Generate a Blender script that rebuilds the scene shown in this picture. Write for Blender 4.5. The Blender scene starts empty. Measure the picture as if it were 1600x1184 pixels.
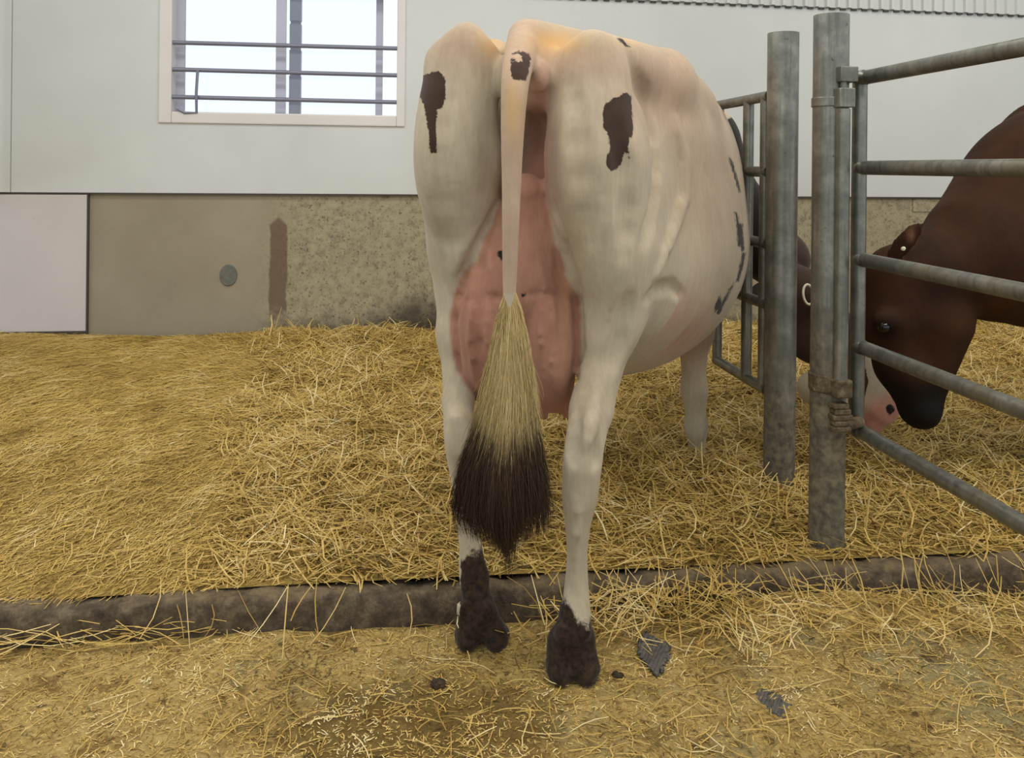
import bpy, bmesh, math, random
import numpy as np
from mathutils import Vector, Matrix

S = bpy.context.scene
COL = S.collection
rng = np.random.default_rng(7)
random.seed(7)

# ------------------------------------------------------------------ camera
F = 1300.0            # focal length in pixels of a 1600 wide frame
YAW = math.radians(7.9)
ROLL = 0.010
EYE = 1.15
HOR = 262.0           # horizon row
CX = 800.0
cam_d = bpy.data.cameras.new('camera')
cam = bpy.data.objects.new('camera', cam_d); COL.objects.link(cam)
cam_d.sensor_width = 36.0
cam_d.lens = 36.0 * F / 1600.0
cam_d.shift_y = (HOR - 592.0) / 1600.0
cam_d.clip_start = 0.05
cam.matrix_world = (Matrix.Translation((0, 0, EYE)) @ Matrix.Rotation(-YAW, 4, 'Z')
                    @ Matrix.Rotation(math.radians(90), 4, 'X') @ Matrix.Rotation(ROLL, 4, 'Z'))
S.camera = cam

# ------------------------------------------------------------------ world and light
w = bpy.data.worlds.new('world'); S.world = w; w.use_nodes = True
bg = w.node_tree.nodes['Background']
bg.inputs['Color'].default_value = (0.86, 0.93, 1.0, 1)
bg.inputs['Strength'].default_value = 1.15

def area(name, loc, size, size_y, power, color, target=None):
    d = bpy.data.lights.new(name, 'AREA'); d.shape = 'RECTANGLE'
    d.size = size; d.size_y = size_y; d.energy = power; d.color = color
    o = bpy.data.objects.new(name, d); COL.objects.link(o); o.location = loc
    if target is not None:
        o.rotation_euler = (Vector(target) - Vector(loc)).to_track_quat('-Z', 'Y').to_euler()
    return o
# barn lamps under the ceiling, then an added fill
area('overhead_light', (-0.8, 3.1, 3.25), 4.5, 0.5, 50, (1.0, 0.97, 0.92))
area('overhead_light', (0.9, 1.0, 3.25), 5.0, 0.5, 84, (1.0, 0.96, 0.90))
area('overhead_light', (3.4, 2.4, 3.25), 0.5, 3.0, 45, (1.0, 0.96, 0.90))  # added fill from the upper right, brightens the cow's flank

S.view_settings.view_transform = 'Standard'
S.view_settings.look = 'None'
S.view_settings.gamma = 1.0
S.view_settings.use_curve_mapping = False
S.view_settings.exposure = 0.0

# ------------------------------------------------------------------ coordinates
# "view frame": x to the right, D = distance ahead, z up; turned into world by the camera's yaw
def P(px, py, D):
    u, v = px - CX, py - HOR
    u2 = u * math.cos(ROLL) + v * math.sin(ROLL)
    v2 = -u * math.sin(ROLL) + v * math.cos(ROLL)
    return np.array([u2 / F * D, D, EYE - v2 / F * D])
def R(rpx, D): return rpx / F * D
ca, sa = math.cos(YAW), math.sin(YAW)
def W(p):
    p = np.asarray(p, float)
    out = np.empty_like(p)
    out[..., 0] = p[..., 0] * ca + p[..., 1] * sa
    out[..., 1] = -p[..., 0] * sa + p[..., 1] * ca
    out[..., 2] = p[..., 2]
    return out
def PW(px, py, D): return Vector(W(P(px, py, D)))
def proj(p):          # view frame -> pixel, for placing markings that belong to a hide
    u = p[..., 0] / p[..., 1] * F; v = (EYE - p[..., 2]) / p[..., 1] * F
    return CX + u * math.cos(ROLL) - v * math.sin(ROLL), HOR + u * math.sin(ROLL) + v * math.cos(ROLL)
WALL = 4.75
def on_plane(px, py, Y=WALL):         # point of the plane y=Y seen at a pixel
    d = W(P(px, py, 1.0) - np.array([0, 0, EYE]))
    t = Y / d[1]
    return Vector((d[0] * t, Y, EYE + d[2] * t))
def on_level(px, py, z=0.0):
    d = W(P(px, py, 1.0) - np.array([0, 0, EYE]))
    t = (z - EYE) / d[2]
    return Vector((d[0] * t, d[1] * t, z))

def lin(r, g, b):
    f = lambda c: (c / 255) / 12.92 if c / 255 <= 0.04045 else ((c / 255 + 0.055) / 1.055) ** 2.4
    return (f(r), f(g), f(b), 1.0)

# ------------------------------------------------------------------ object helpers
def tag(o, label=None, cat=None, group=None, kind=None):
    if label: o['label'] = label
    if cat: o['category'] = cat
    if group: o['group'] = group
    if kind: o['kind'] = kind
    return o
def empty(name, loc):
    o = bpy.data.objects.new(name, None); COL.objects.link(o); o.location = loc
    o.empty_display_size = 0.1
    return o
def link_mesh(name, me, mats, parent=None, smooth=True):
    for m in (mats if isinstance(mats, (list, tuple)) else [mats]): me.materials.append(m)
    if smooth: me.polygons.foreach_set('use_smooth', [True] * len(me.polygons))
    o = bpy.data.objects.new(name, me); COL.objects.link(o)
    if parent is not None:
        o.parent = parent
        o.matrix_parent_inverse = Matrix.Translation(-Vector(parent.location))
    return o
def np_mesh(name, V, Q, attrs=None, mat_idx=None):
    me = bpy.data.meshes.new(name)
    V = np.asarray(V, np.float32); Q = np.asarray(Q, np.int32)
    k = Q.shape[1]
    me.vertices.add(len(V)); me.vertices.foreach_set('co', V.ravel())
    me.loops.add(Q.size); me.loops.foreach_set('vertex_index', Q.ravel())
    me.polygons.add(len(Q))
    me.polygons.foreach_set('loop_start', np.arange(0, Q.size, k, dtype=np.int32))
    me.polygons.foreach_set('loop_total', np.full(len(Q), k, np.int32))
    if mat_idx is not None: me.polygons.foreach_set('material_index', np.asarray(mat_idx, np.int32))
    for n, a in (attrs or {}).items():
        at = me.attributes.new(n, 'FLOAT', 'POINT'); at.data.foreach_set('value', np.asarray(a, np.float32))
    me.update(calc_edges=True); me.validate()
    return me
def box(bm, x0, x1, y0, y1, z0, z1):
    vs = [bm.verts.new(c) for c in ((x0,y0,z0),(x1,y0,z0),(x1,y1,z0),(x0,y1,z0),(x0,y0,z1),(x1,y0,z1),(x1,y1,z1),(x0,y1,z1))]
    for f in ((0,3,2,1),(4,5,6,7),(0,1,5,4),(1,2,6,5),(2,3,7,6),(3,0,4,7)): bm.faces.new([vs[i] for i in f])
def tube(bm, a, b, r, n=24, r2=None, caps=True, hollow=0.0):
    a, b = Vector(a), Vector(b); r2 = r if r2 is None else r2
    q = (b - a).to_track_quat('Z', 'Y')
    rings = [(a, r), (b, r2)]
    if hollow: rings = [(a, r), (b, r2), (b, r2 - hollow), (a + (b - a) * 0.6, r - hollow)]
    R_ = []
    for c, rr in rings:
        R_.append([bm.verts.new(c + q @ Vector((math.cos(2*math.pi*i/n)*rr, math.sin(2*math.pi*i/n)*rr, 0))) for i in range(n)])
    for k in range(len(R_) - 1):
        for i in range(n):
            bm.faces.new((R_[k][i], R_[k][(i+1) % n], R_[k+1][(i+1) % n], R_[k+1][i]))
    if caps:
        bm.faces.new(R_[0][::-1]); bm.faces.new(R_[-1])
def path_tube(bm, pts, r, n=16):
    rings = []
    for i, p in enumerate(pts):
        p = Vector(p)
        d = (Vector(pts[min(i+1, len(pts)-1)]) - Vector(pts[max(i-1, 0)])).normalized()
        q = d.to_track_quat('Z', 'Y')
        rr = r[i] if isinstance(r, (list, tuple)) else r
        rings.append([bm.verts.new(p + q @ Vector((math.cos(2*math.pi*k/n)*rr, math.sin(2*math.pi*k/n)*rr, 0))) for k in range(n)])
    for a, b in zip(rings, rings[1:]):
        for i in range(n): bm.faces.new((a[i], a[(i+1) % n], b[(i+1) % n], b[i]))
    bm.faces.new(rings[0][::-1]); bm.faces.new(rings[-1])
def bm_obj(name, bm, mats, parent=None, bevel=0.0, smooth=False):
    bmesh.ops.recalc_face_normals(bm, faces=bm.faces)
    me = bpy.data.meshes.new(name); bm.to_mesh(me); bm.free()
    o = link_mesh(name, me, mats, parent, smooth)
    if smooth:
        try: me.set_sharp_from_angle(angle=math.radians(40))
        except Exception: pass
    if bevel:
        m = o.modifiers.new('bevel', 'BEVEL'); m.width = bevel; m.segments = 2; m.limit_method = 'ANGLE'
    return o

# ------------------------------------------------------------------ material helpers
class NT:
    def __init__(s, name, rough=0.6, metallic=0.0, spec=0.5):
        s.m = bpy.data.materials.new(name); s.m.use_nodes = True
        s.t = s.m.node_tree; s.b = s.t.nodes['Principled BSDF']
        s.b.inputs['Roughness'].default_value = rough
        s.b.inputs['Metallic'].default_value = metallic
        s.b.inputs['Specular IOR Level'].default_value = spec
        s.tc = s.t.nodes.new('ShaderNodeTexCoord'); s.co = s.tc.outputs['Object']
    def L(s, a, b): s.t.links.new(a, b)
    def sock(s, n, v):
        if hasattr(v, 'is_linked') or isinstance(v, bpy.types.NodeSocket): s.L(v, n)
        else: n.default_value = v
    def noise(s, scale, detail=4, rough=0.6, stretch=None, dist=0.0, co=None):
        n = s.t.nodes.new('ShaderNodeTexNoise'); n.inputs['Scale'].default_value = scale
        n.inputs['Detail'].default_value = detail; n.inputs['Roughness'].default_value = rough
        n.inputs['Distortion'].default_value = dist
        c = co or s.co
        if stretch:
            mp = s.t.nodes.new('ShaderNodeMapping'); mp.inputs['Scale'].default_value = stretch
            s.L(c, mp.inputs['Vector']); c = mp.outputs['Vector']
        s.L(c, n.inputs['Vector']); return n.outputs['Fac']
    def voro(s, scale, feature='F1'):
        n = s.t.nodes.new('ShaderNodeTexVoronoi'); n.inputs['Scale'].default_value = scale
        n.feature = feature; s.L(s.co, n.inputs['Vector']); return n.outputs['Distance']
    def ramp(s, fac, stops):
        n = s.t.nodes.new('ShaderNodeValToRGB'); e = n.color_ramp.elements
        e[0].position, e[0].color = stops[0]; e[1].position, e[1].color = stops[-1]
        for p, c in stops[1:-1]:
            x = e.new(p); x.color = c
        s.sock(n.inputs['Fac'], fac); return n.outputs['Color']
    def step(s, v, lo, hi):
        n = s.t.nodes.new('ShaderNodeMapRange'); n.interpolation_type = 'SMOOTHSTEP'
        n.inputs['From Min'].default_value = lo; n.inputs['From Max'].default_value = hi
        s.sock(n.inputs['Value'], v); return n.outputs['Result']
    def math(s, op, a, b=0.0, c=0.0):
        n = s.t.nodes.new('ShaderNodeMath'); n.operation = op
        s.sock(n.inputs[0], a); s.sock(n.inputs[1], b); s.sock(n.inputs[2], c); return n.outputs[0]
    def mix(s, f, a, b, blend='MIX'):
        n = s.t.nodes.new('ShaderNodeMix'); n.data_type = 'RGBA'; n.blend_type = blend
        s.sock(n.inputs[0], f); s.sock(n.inputs[6], a); s.sock(n.inputs[7], b); return n.outputs[2]
    def attr(s, name):
        n = s.t.nodes.new('ShaderNodeAttribute'); n.attribute_name = name; return n.outputs['Fac']
    def xyz(s, co=None):
        n = s.t.nodes.new('ShaderNodeSeparateXYZ'); s.L(co or s.co, n.inputs[0]); return n.outputs
    def color(s, c): s.sock(s.b.inputs['Base Color'], c); return s
    def rough(s, r): s.sock(s.b.inputs['Roughness'], r); return s
    def bump(s, h, strength=0.3, dist=0.01):
        n = s.t.nodes.new('ShaderNodeBump'); n.inputs['Strength'].default_value = strength
        n.inputs['Distance'].default_value = dist
        s.L(h, n.inputs['Height']); s.L(n.outputs['Normal'], s.b.inputs['Normal']); return s

# ------------------------------------------------------------------ materials
def m_white_panel(name, rgb, rough=0.45):
    t = NT(name, rough)
    c = t.ramp(t.noise(1.6, 4), [(0.3, lin(*[v - 9 for v in rgb])), (0.7, lin(*rgb))])
    sp = t.step(t.noise(38, 2), 0.74, 0.80)
    t.color(t.mix(t.math('MULTIPLY', sp, 0.35), c, lin(150, 140, 120)))
    t.bump(t.noise(9, 2), 0.05, 0.01); return t.m
M_PANEL = m_white_panel('white_plastic_panel', (212, 214, 210))
M_PANEL2 = m_white_panel('white_lower_panel', (206, 200, 196))
M_FRAME = m_white_panel('window_vinyl', (222, 218, 214), 0.35)
M_SASH = m_white_panel('sash_vinyl', (188, 190, 206), 0.35)
t = NT('joint_and_shade', 0.8); t.color(lin(70, 66, 60)); M_JOINT_SHADE = t.m  # board joints, also painted shade under panel and rib edges
t = NT('rail_paint', 0.4, 0.3); t.color(lin(128, 130, 146)); M_RAIL = t.m
t = NT('outdoor_post', 0.7); t.color(lin(150, 148, 162)); M_OUTPOST = t.m

# concrete: the stains, splashes and the drip mark are dirt with shapes of their own
def concrete():
    t = NT('concrete_wall', 0.85)
    x, y, z = t.xyz()
    smooth_c = t.ramp(t.noise(2.2, 5), [(0.3, lin(146, 136, 114)), (0.7, lin(160, 150, 128))])
    rough_c = t.ramp(t.noise(30, 6, 0.75), [(0.32, lin(122, 113, 88)), (0.5, lin(160, 150, 122)), (0.75, lin(178, 168, 138))])
    xr = on_plane(418, 400).x
    right = t.step(t.math('ADD', x, t.math('MULTIPLY', t.noise(3, 3), 0.25)), xr + 0.05, xr + 0.28)
    c = t.mix(right, smooth_c, rough_c)
    # dark spatter on the rough part
    sp = t.step(t.noise(75, 3, 0.6), 0.60, 0.66)
    c = t.mix(t.math('MULTIPLY', t.math('MULTIPLY', sp, right), 0.75), c, lin(84, 72, 54))
    # grime low on the wall, thicker towards the cow's left hock
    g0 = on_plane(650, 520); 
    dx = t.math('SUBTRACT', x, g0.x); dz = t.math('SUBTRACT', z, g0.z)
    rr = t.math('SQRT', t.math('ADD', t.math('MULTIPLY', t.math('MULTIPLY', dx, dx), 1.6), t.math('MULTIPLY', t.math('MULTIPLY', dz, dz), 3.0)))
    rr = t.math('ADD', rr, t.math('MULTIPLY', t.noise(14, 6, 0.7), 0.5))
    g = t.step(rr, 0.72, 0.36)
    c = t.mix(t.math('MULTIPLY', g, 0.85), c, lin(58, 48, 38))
    low = t.step(t.math('ADD', z, t.math('MULTIPLY', t.noise(12, 5, 0.7), 0.30)), 0.50, 0.34)
    c = t.mix(t.math('MULTIPLY', t.math('MULTIPLY', low, right), 0.75), c, lin(74, 64, 50))
    # brown vertical smear
    a, b = on_plane(420, 335), on_plane(449, 500)
    wob = t.math('MULTIPLY', t.math('SUBTRACT', t.noise(9, 4), 0.5), 0.05)
    xs = t.math('ADD', x, wob)
    s1 = t.math('MULTIPLY', t.step(xs, a.x, a.x + 0.012), t.step(xs, b.x, b.x - 0.012))
    zt = t.math('ADD', z, t.math('MULTIPLY', t.math('ABSOLUTE', t.math('SUBTRACT', x, (a.x + b.x) / 2)), 0.9))
    s2 = t.math('MULTIPLY', t.step(zt, a.z, a.z - 0.03), t.step(t.math('ADD', z, t.math('MULTIPLY', t.noise(25, 3), 0.2)), b.z + 0.06, b.z + 0.2))
    c = t.mix(t.math('MULTIPLY', t.math('MULTIPLY', s1, s2), 0.85), c, lin(104, 84, 66))
    t.color(c); t.bump(t.noise(60, 6, 0.7), 0.25, 0.006)
    return t.m
M_CONC = concrete()
t = NT('plug_rubber', 0.7); t.color(t.ramp(t.noise(30, 3), [(0.3, lin(96, 98, 88)), (0.7, lin(116, 116, 104))])); M_PLUG = t.m

def galv(name, dirt_top=0.0, rust=0.0):
    t = NT(name, 0.42, 0.75)
    x, y, z = t.xyz()
    c = t.ramp(t.noise(14, 6, 0.65), [(0.25, lin(96, 97, 90)), (0.5, lin(128, 128, 119)), (0.78, lin(164, 162, 150))])
    st = t.step(t.noise(60, 5, 0.6, stretch=(1, 1, 0.05)), 0.48, 0.66)
    c = t.mix(t.math('MULTIPLY', st, 0.5), c, lin(90, 92, 84))
    sp = t.step(t.noise(60, 3), 0.68, 0.72)
    c = t.mix(t.math('MULTIPLY', sp, 0.6), c, lin(62, 52, 44))
    g = t.step(t.noise(8, 4, 0.6, stretch=(1, 1, 0.2)), 0.52, 0.7)
    c = t.mix(t.math('MULTIPLY', g, 0.35), c, lin(128, 118, 88))
    if dirt_top:
        d = t.step(t.math('ADD', z, t.math('MULTIPLY', t.math('SUBTRACT', t.noise(22, 6, 0.7, stretch=(1, 1, 0.45)), 0.5), 0.9)), dirt_top + 0.12, dirt_top - 0.28)
        dc = t.ramp(t.noise(45, 4), [(0.35, lin(62, 54, 42)), (0.7, lin(124, 114, 86))])
        c = t.mix(t.math('MULTIPLY', d, 0.85), c, dc)
        t.sock(t.b.inputs['Metallic'], t.math('SUBTRACT', 0.7, t.math('MULTIPLY', d, 0.65)))
        t.rough(t.math('ADD', 0.42, t.math('MULTIPLY', d, 0.4)))
    t.color(c); t.bump(t.noise(40, 4), 0.12, 0.003)
    return t.m
M_POST = galv('galvanised_post', 0.80)
M_POSTFAR = galv('galvanised_post_cleaner', 0.52)
M_GALV = galv('galvanised_pipe')
t = NT('rusty_clasp', 0.85, 0.2)
t.color(t.ramp(t.noise(55, 5, 0.7), [(0.3, lin(58, 46, 34)), (0.55, lin(104, 90, 66)), (0.8, lin(152, 142, 112))])); t.bump(t.noise(70, 4), 0.6, 0.006)
M_CLASP = t.m

def hide(name, base_lo, base_hi, patch, soft=0.0015, sheen=0.12):
    t = NT(name, 0.75, spec=0.14)
    t.b.inputs['Sheen Weight'].default_value = sheen
    c = t.ramp(t.noise(5, 5, 0.6), [(0.3, base_lo), (0.7, base_hi)])
    hair = t.noise(90, 3, 0.6, stretch=(1, 1, 0.18))
    c = t.mix(0.22, c, t.ramp(hair, [(0.3, lin(170, 150, 110)), (0.7, lin(250, 244, 226))]), 'MULTIPLY')
    pk = t.ramp(t.noise(12, 4), [(0.3, lin(160, 108, 88)), (0.7, lin(190, 140, 118))])
    c = t.mix(t.attr('pink'), c, pk)
    skin = t.ramp(t.noise(9, 6, 0.6, stretch=(1, 1, 0.35)), [(0.3, lin(142, 98, 80)), (0.72, lin(186, 140, 116))])
    c = t.mix(t.attr('udder'), c, skin)
    c = t.mix(t.attr('yellow'), c, lin(208, 164, 96))
    edge = t.math('ADD', t.attr('patch'), t.math('MULTIPLY', t.math('SUBTRACT', t.noise(85, 4, 0.7), 0.5), 0.016))
    pc = t.ramp(t.noise(30, 4), [(0.3, patch), (0.7, tuple(min(1, v * 1.35) for v in patch[:3]) + (1,))])
    c = t.mix(t.step(edge, soft, -soft), c, pc)
    bk = t.math('ADD', t.attr('black'), t.math('MULTIPLY', t.math('SUBTRACT', t.noise(60, 3), 0.5), 0.02))
    c = t.mix(t.step(bk, 0.003, -0.003), c, lin(26, 20, 17))
    d = t.math('ADD', t.attr('dirt'), t.math('MULTIPLY', t.math('SUBTRACT', t.noise(34, 6, 0.75), 0.5), 1.1))
    dc = t.ramp(t.noise(70, 4), [(0.35, lin(26, 18, 12)), (0.75, lin(66, 50, 34))])
    c = t.mix(t.step(d, 0.42, 0.66), c, dc)
    t.color(c)
    h = t.math('ADD', t.math('MULTIPLY', hair, 0.5), t.math('MULTIPLY', t.noise(26, 5, 0.65), 0.8))
    wr = t.math('MULTIPLY', t.math('MULTIPLY', t.noise(30, 5, 0.65, stretch=(1, 1, 0.22)), 3.0), t.attr('udder'))
    t.bump(t.math('ADD', h, wr), 0.30, 0.006)
    return t.m
M_HIDE = hide('cream_hide', lin(174, 162, 139), lin(195, 183, 160), lin(58, 42, 33))
M_BROWN = hide('brown_hide', lin(44, 26, 15), lin(66, 40, 23), lin(20, 15, 12), 0.04, 0.0)
t = NT('eye_gloss', 0.08); t.color(lin(14, 10, 10)); M_EYE = t.m
t = NT('tag_plastic', 0.4); t.color(lin(225, 220, 190)); M_TAG = t.m

t = NT('switch_hair', 0.6, spec=0.3)
cr = t.ramp(t.attr('tint'), [(0.0, lin(150, 124, 76)), (0.5, lin(196, 172, 116)), (1.0, lin(222, 204, 156))])
br = t.ramp(t.attr('tint'), [(0.0, lin(38, 27, 19)), (0.6, lin(70, 51, 35)), (1.0, lin(98, 74, 50))])
t.color(t.mix(t.attr('dark'), cr, br)); M_SWITCH = t.m

def straw_blade(name, stops):
    t = NT(name, 0.55, spec=0.35)
    t.color(t.ramp(t.attr('tint'), stops)); return t.m
M_BLADE = straw_blade('straw_stems', [(0.0, lin(92, 72, 34)), (0.2, lin(150, 120, 54)), (0.5, lin(194, 162, 82)), (0.8, lin(216, 186, 112)), (1.0, lin(232, 214, 160))])
DARKC = on_level(640, 1140)
def bed_mat(name, cols, dark, wet=False):
    t = NT(name, 0.85, spec=0.2)
    x, y, z = t.xyz()
    n1 = t.noise(55, 6, 0.75, dist=1.2); n2 = t.noise(22, 5, 0.7, stretch=(1.0, 2.4, 1), dist=2.0)
    c = t.ramp(n2, [(0.25, cols[0]), (0.5, cols[1]), (0.78, cols[2])])
    c = t.mix(t.math('MULTIPLY', t.step(n1, 0.50, 0.38), 0.8), c, dark)
    if wet:
        g = t.step(t.noise(2.6, 5, 0.65), 0.50, 0.66)
        c = t.mix(t.math('MULTIPLY', g, 0.75), c, lin(152, 144, 106))
        b = t.math('SQRT', t.math('ADD', t.math('POWER', t.math('MULTIPLY', t.math('SUBTRACT', x, DARKC.x), 2.2), 2.0), t.math('POWER', t.math('MULTIPLY', t.math('SUBTRACT', y, DARKC.y), 4.5), 2.0)))
        b = t.step(t.math('ADD', b, t.math('MULTIPLY', t.noise(6, 6, 0.75), 1.6)), 1.75, 1.2)
        c = t.mix(t.math('MULTIPLY', b, 0.75), c, lin(100, 76, 32))
        c = t.mix(t.math('MULTIPLY', t.step(t.noise(9, 5, 0.7), 0.54, 0.64), 0.6), c, lin(120, 88, 40))
        k = t.step(t.noise(26, 4, 0.6), 0.62, 0.68)
        c = t.mix(t.math('MULTIPLY', k, 0.7), c, lin(70, 52, 28))
    t.color(c); t.bump(t.math('ADD', n1, t.noise(130, 4)), 0.9, 0.012)
    return t.m
M_BED = bed_mat('straw_bed', (lin(142, 114, 52), lin(184, 154, 82), lin(202, 174, 106)), lin(112, 86, 40))
M_LITTER = bed_mat('chopped_litter', (lin(172, 142, 80), lin(202, 172, 104), lin(220, 196, 134)), lin(140, 112, 60), True)
t = NT('kerb_concrete', 0.9)
c = t.ramp(t.noise(24, 6, 0.75), [(0.3, lin(44, 34, 24)), (0.5, lin(86, 72, 54)), (0.75, lin(136, 120, 94))])
c = t.mix(t.math('MULTIPLY', t.step(t.math('ADD', t.xyz()[2], t.math('MULTIPLY', t.noise(30, 5, .7), 0.05)), 0.108, 0.130), 0.35), c, lin(158, 136, 92))
t.color(c); t.bump(t.noise(45, 6, 0.7), 0.8, 0.012); M_KERB = t.m
t = NT('floor_concrete', 0.9); t.color(t.ramp(t.noise(6, 5), [(0.3, lin(98, 88, 66)), (0.7, lin(126, 114, 88))])); M_FLOOR = t.m
t = NT('ceiling_sheet', 0.7); t.color(lin(205, 202, 194)); M_CEIL = t.m
t = NT('clod', 0.9); t.color(t.ramp(t.noise(50, 4), [(0.35, lin(40, 28, 18)), (0.7, lin(82, 62, 40))])); t.bump(t.noise(90, 4), 0.8, 0.01); M_CLOD = t.m
t = NT('mat_rubber', 0.6)
M_MAT = t.color(t.ramp(t.noise(60, 3), [(0.35, lin(72, 70, 68)), (0.7, lin(108, 102, 92))])).m
g = bpy.data.materials.new('glass'); g.use_nodes = True
gb = g.node_tree.nodes['Principled BSDF']; gb.inputs['Transmission Weight'].default_value = 1.0
gb.inputs['Roughness'].default_value = 0.0; gb.inputs['IOR'].default_value = 1.45
gb.inputs['Base Color'].default_value = (0.97, 0.99, 1.0, 1); M_GLASS = g

# ------------------------------------------------------------------ height fields
def waves(seed, n, f0, f1):
    r = np.random.default_rng(seed)
    a = r.uniform(0, 2*np.pi, n); f = np.exp(r.uniform(np.log(f0), np.log(f1), n)); p = r.uniform(0, 2*np.pi, n)
    return a, f, p
_w1 = waves(3, 14, 1.5, 6); _w2 = waves(4, 26, 8, 30); _w3 = waves(5, 30, 35, 90)
def wsum(x, y, wv):
    a, f, p = wv; s = 0
    for i in range(len(a)): s = s + np.sin(f[i]*(x*np.cos(a[i]) + y*np.sin(a[i])) + p[i])
    return s / math.sqrt(len(a))
def sstep(v, a, b):
    t_ = np.clip((v - a) / (b - a), 0, 1); return t_*t_*(3 - 2*t_)
KERB_Y = 2.12
kline = lambda x: 2.085 - 0.022*x
def bed_h(x, y):
    coarse = sstep(x, -0.75, -0.35)
    h = -0.020*(1 - sstep(x, -1.4, -0.1)) * (1 - sstep(y, 2.2, 2.8)) + 0.100 + 0.022*sstep(y, 2.12, 2.3) + 0.045 * sstep(y, 2.3, 3.6) + 0.075*sstep(y, 3.5, 4.6) - 0.02*sstep(x, 1.5, 3.0)*sstep(y, 3.5, 4.5)
    fade = sstep(y, KERB_Y + 0.05, KERB_Y + 0.5)
    h = h + fade * (0.015 * wsum(x, y, _w1) + (0.003 + 0.011*coarse) * wsum(x, y, _w2) + (0.001 + 0.005*coarse) * wsum(x, y, _w3))
    return h
def lit_h(x, y):
    m = np.exp(-(((x - 1.05)/0.42)**2 + ((y - 2.0)/0.22)**2)) * 0.045
    m = m + np.exp(-(((x + 0.75)/0.9)**2 + ((y - 2.0)/0.16)**2)) * 0.012
    return 0.006 + m + 0.0025*wsum(x, y, _w1) + 0.0035*wsum(x, y, _w2) + 0.0030*wsum(x, y, _w3)
def grid(hf, x0, x1, y0, y1, step, kerb=None):
    nx, ny = int((x1-x0)/step)+1, int((y1-y0)/step)+1
    X, T = np.meshgrid(np.linspace(x0, x1, nx), np.linspace(0, 1, ny), indexing='ij')
    Y = y0 + (y1 - y0)*T
    if kerb == 'back': Y = Y + (kline(X) - KERB_Y)*(1 - T)
    if kerb == 'front': Y = Y + (kline(X) - KERB_Y)*T
    V = np.stack([X, Y, hf(X, Y)], -1).reshape(-1, 3)
    i = (np.arange(nx-1)[:, None]*ny + np.arange(ny-1)[None]).ravel()
    return V, np.stack([i, i+ny, i+ny+1, i+1], 1)

def blades(pos, yaw, pitch, length, width, curl, tint):
    """bent flat stems: 4 cross-sections each, roof-shaped section of 3 points"""
    n = len(pos); d = np.stack([np.cos(yaw)*np.cos(pitch), np.sin(yaw)*np.cos(pitch), np.sin(pitch)], 1)
    side = np.stack([-np.sin(yaw), np.cos(yaw), np.zeros(n)], 1)
    up = np.cross(d, side); up *= np.sign(up[:, 2:3] + 1e-9)
    V = np.zeros((n, 4, 3, 3))
    for k, s in enumerate((-0.5, -0.17, 0.17, 0.5)):
        c = pos + d*(length*s)[:, None] + side*(curl[:, 0]*length*(s*s*4 - 0.5)*0.5)[:, None] + up*(curl[:, 1]*length*(0.25 - s*s))[:, None]
        wd = width * (0.75 if abs(s) > 0.4 else 1.0)
        V[:, k, 0] = c - side*wd[:, None]*0.5
        V[:, k, 1] = c + up*wd[:, None]*0.35
        V[:, k, 2] = c + side*wd[:, None]*0.5
    b = (np.arange(n)*12)[:, None]
    qs = []
    for k in range(3):
        for j in range(2):
            o = k*3 + j
            qs.append(np.concatenate([b+o, b+o+1, b+o+4, b+o+3], 1))
    Q = np.stack(qs, 1).reshape(-1, 4)
    return V.reshape(-1, 3), Q, np.repeat(tint, 12)

def make_stuff(name, base, blade_sets, mats):
    V, Q = base; Vs, Qs, T, MI = [V], [Q], [np.full(len(V), .5)], [np.zeros(len(Q), int)]
    off = len(V)
    for v, q, t_ in blade_sets:
        Vs.append(v); Qs.append(q + off); T.append(t_); MI.append(np.ones(len(q), int)); off += len(v)
    VV = np.concatenate(Vs); VV[:, 1] = np.minimum(VV[:, 1], WALL - 0.021)
    me = np_mesh(name, VV, np.concatenate(Qs), {'tint': np.concatenate(T)}, np.concatenate(MI))
    return link_mesh(name, me, mats, None, True)

def scatter(n, x0, x1, y0, y1, hf, lmin, lmax, wmin, wmax, lift, pit, tint_mu, tint_sd, align=None, keep=None, patchy=0.10):
    x = rng.uniform(x0, x1, n); y = rng.uniform(y0, y1, n)
    if keep is not None:
        m = keep(x, y); x, y = x[m], y[m]; n = len(x)
    L_ = rng.uniform(lmin, lmax, n) * rng.uniform(0.6, 1.0, n)
    yaw = rng.uniform(0, 2*np.pi, n)
    if align is not None: yaw = align(x, y) + rng.normal(0, 0.45, n)
    pitch = rng.normal(0, pit, n)
    z = hf(x, y) + rng.uniform(*lift, n) + np.abs(np.sin(pitch))*L_*0.22
    tint = np.clip(rng.normal(tint_mu, tint_sd, n) + patchy*(wsum(x, y, _w2) + 0.8*wsum(x, y, _w3)), 0, 1)
    return blades(np.stack([x, y, z], 1), yaw, pitch, L_, rng.uniform(wmin, wmax, n), rng.normal(0, 0.22, (n, 2)), tint)

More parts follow.
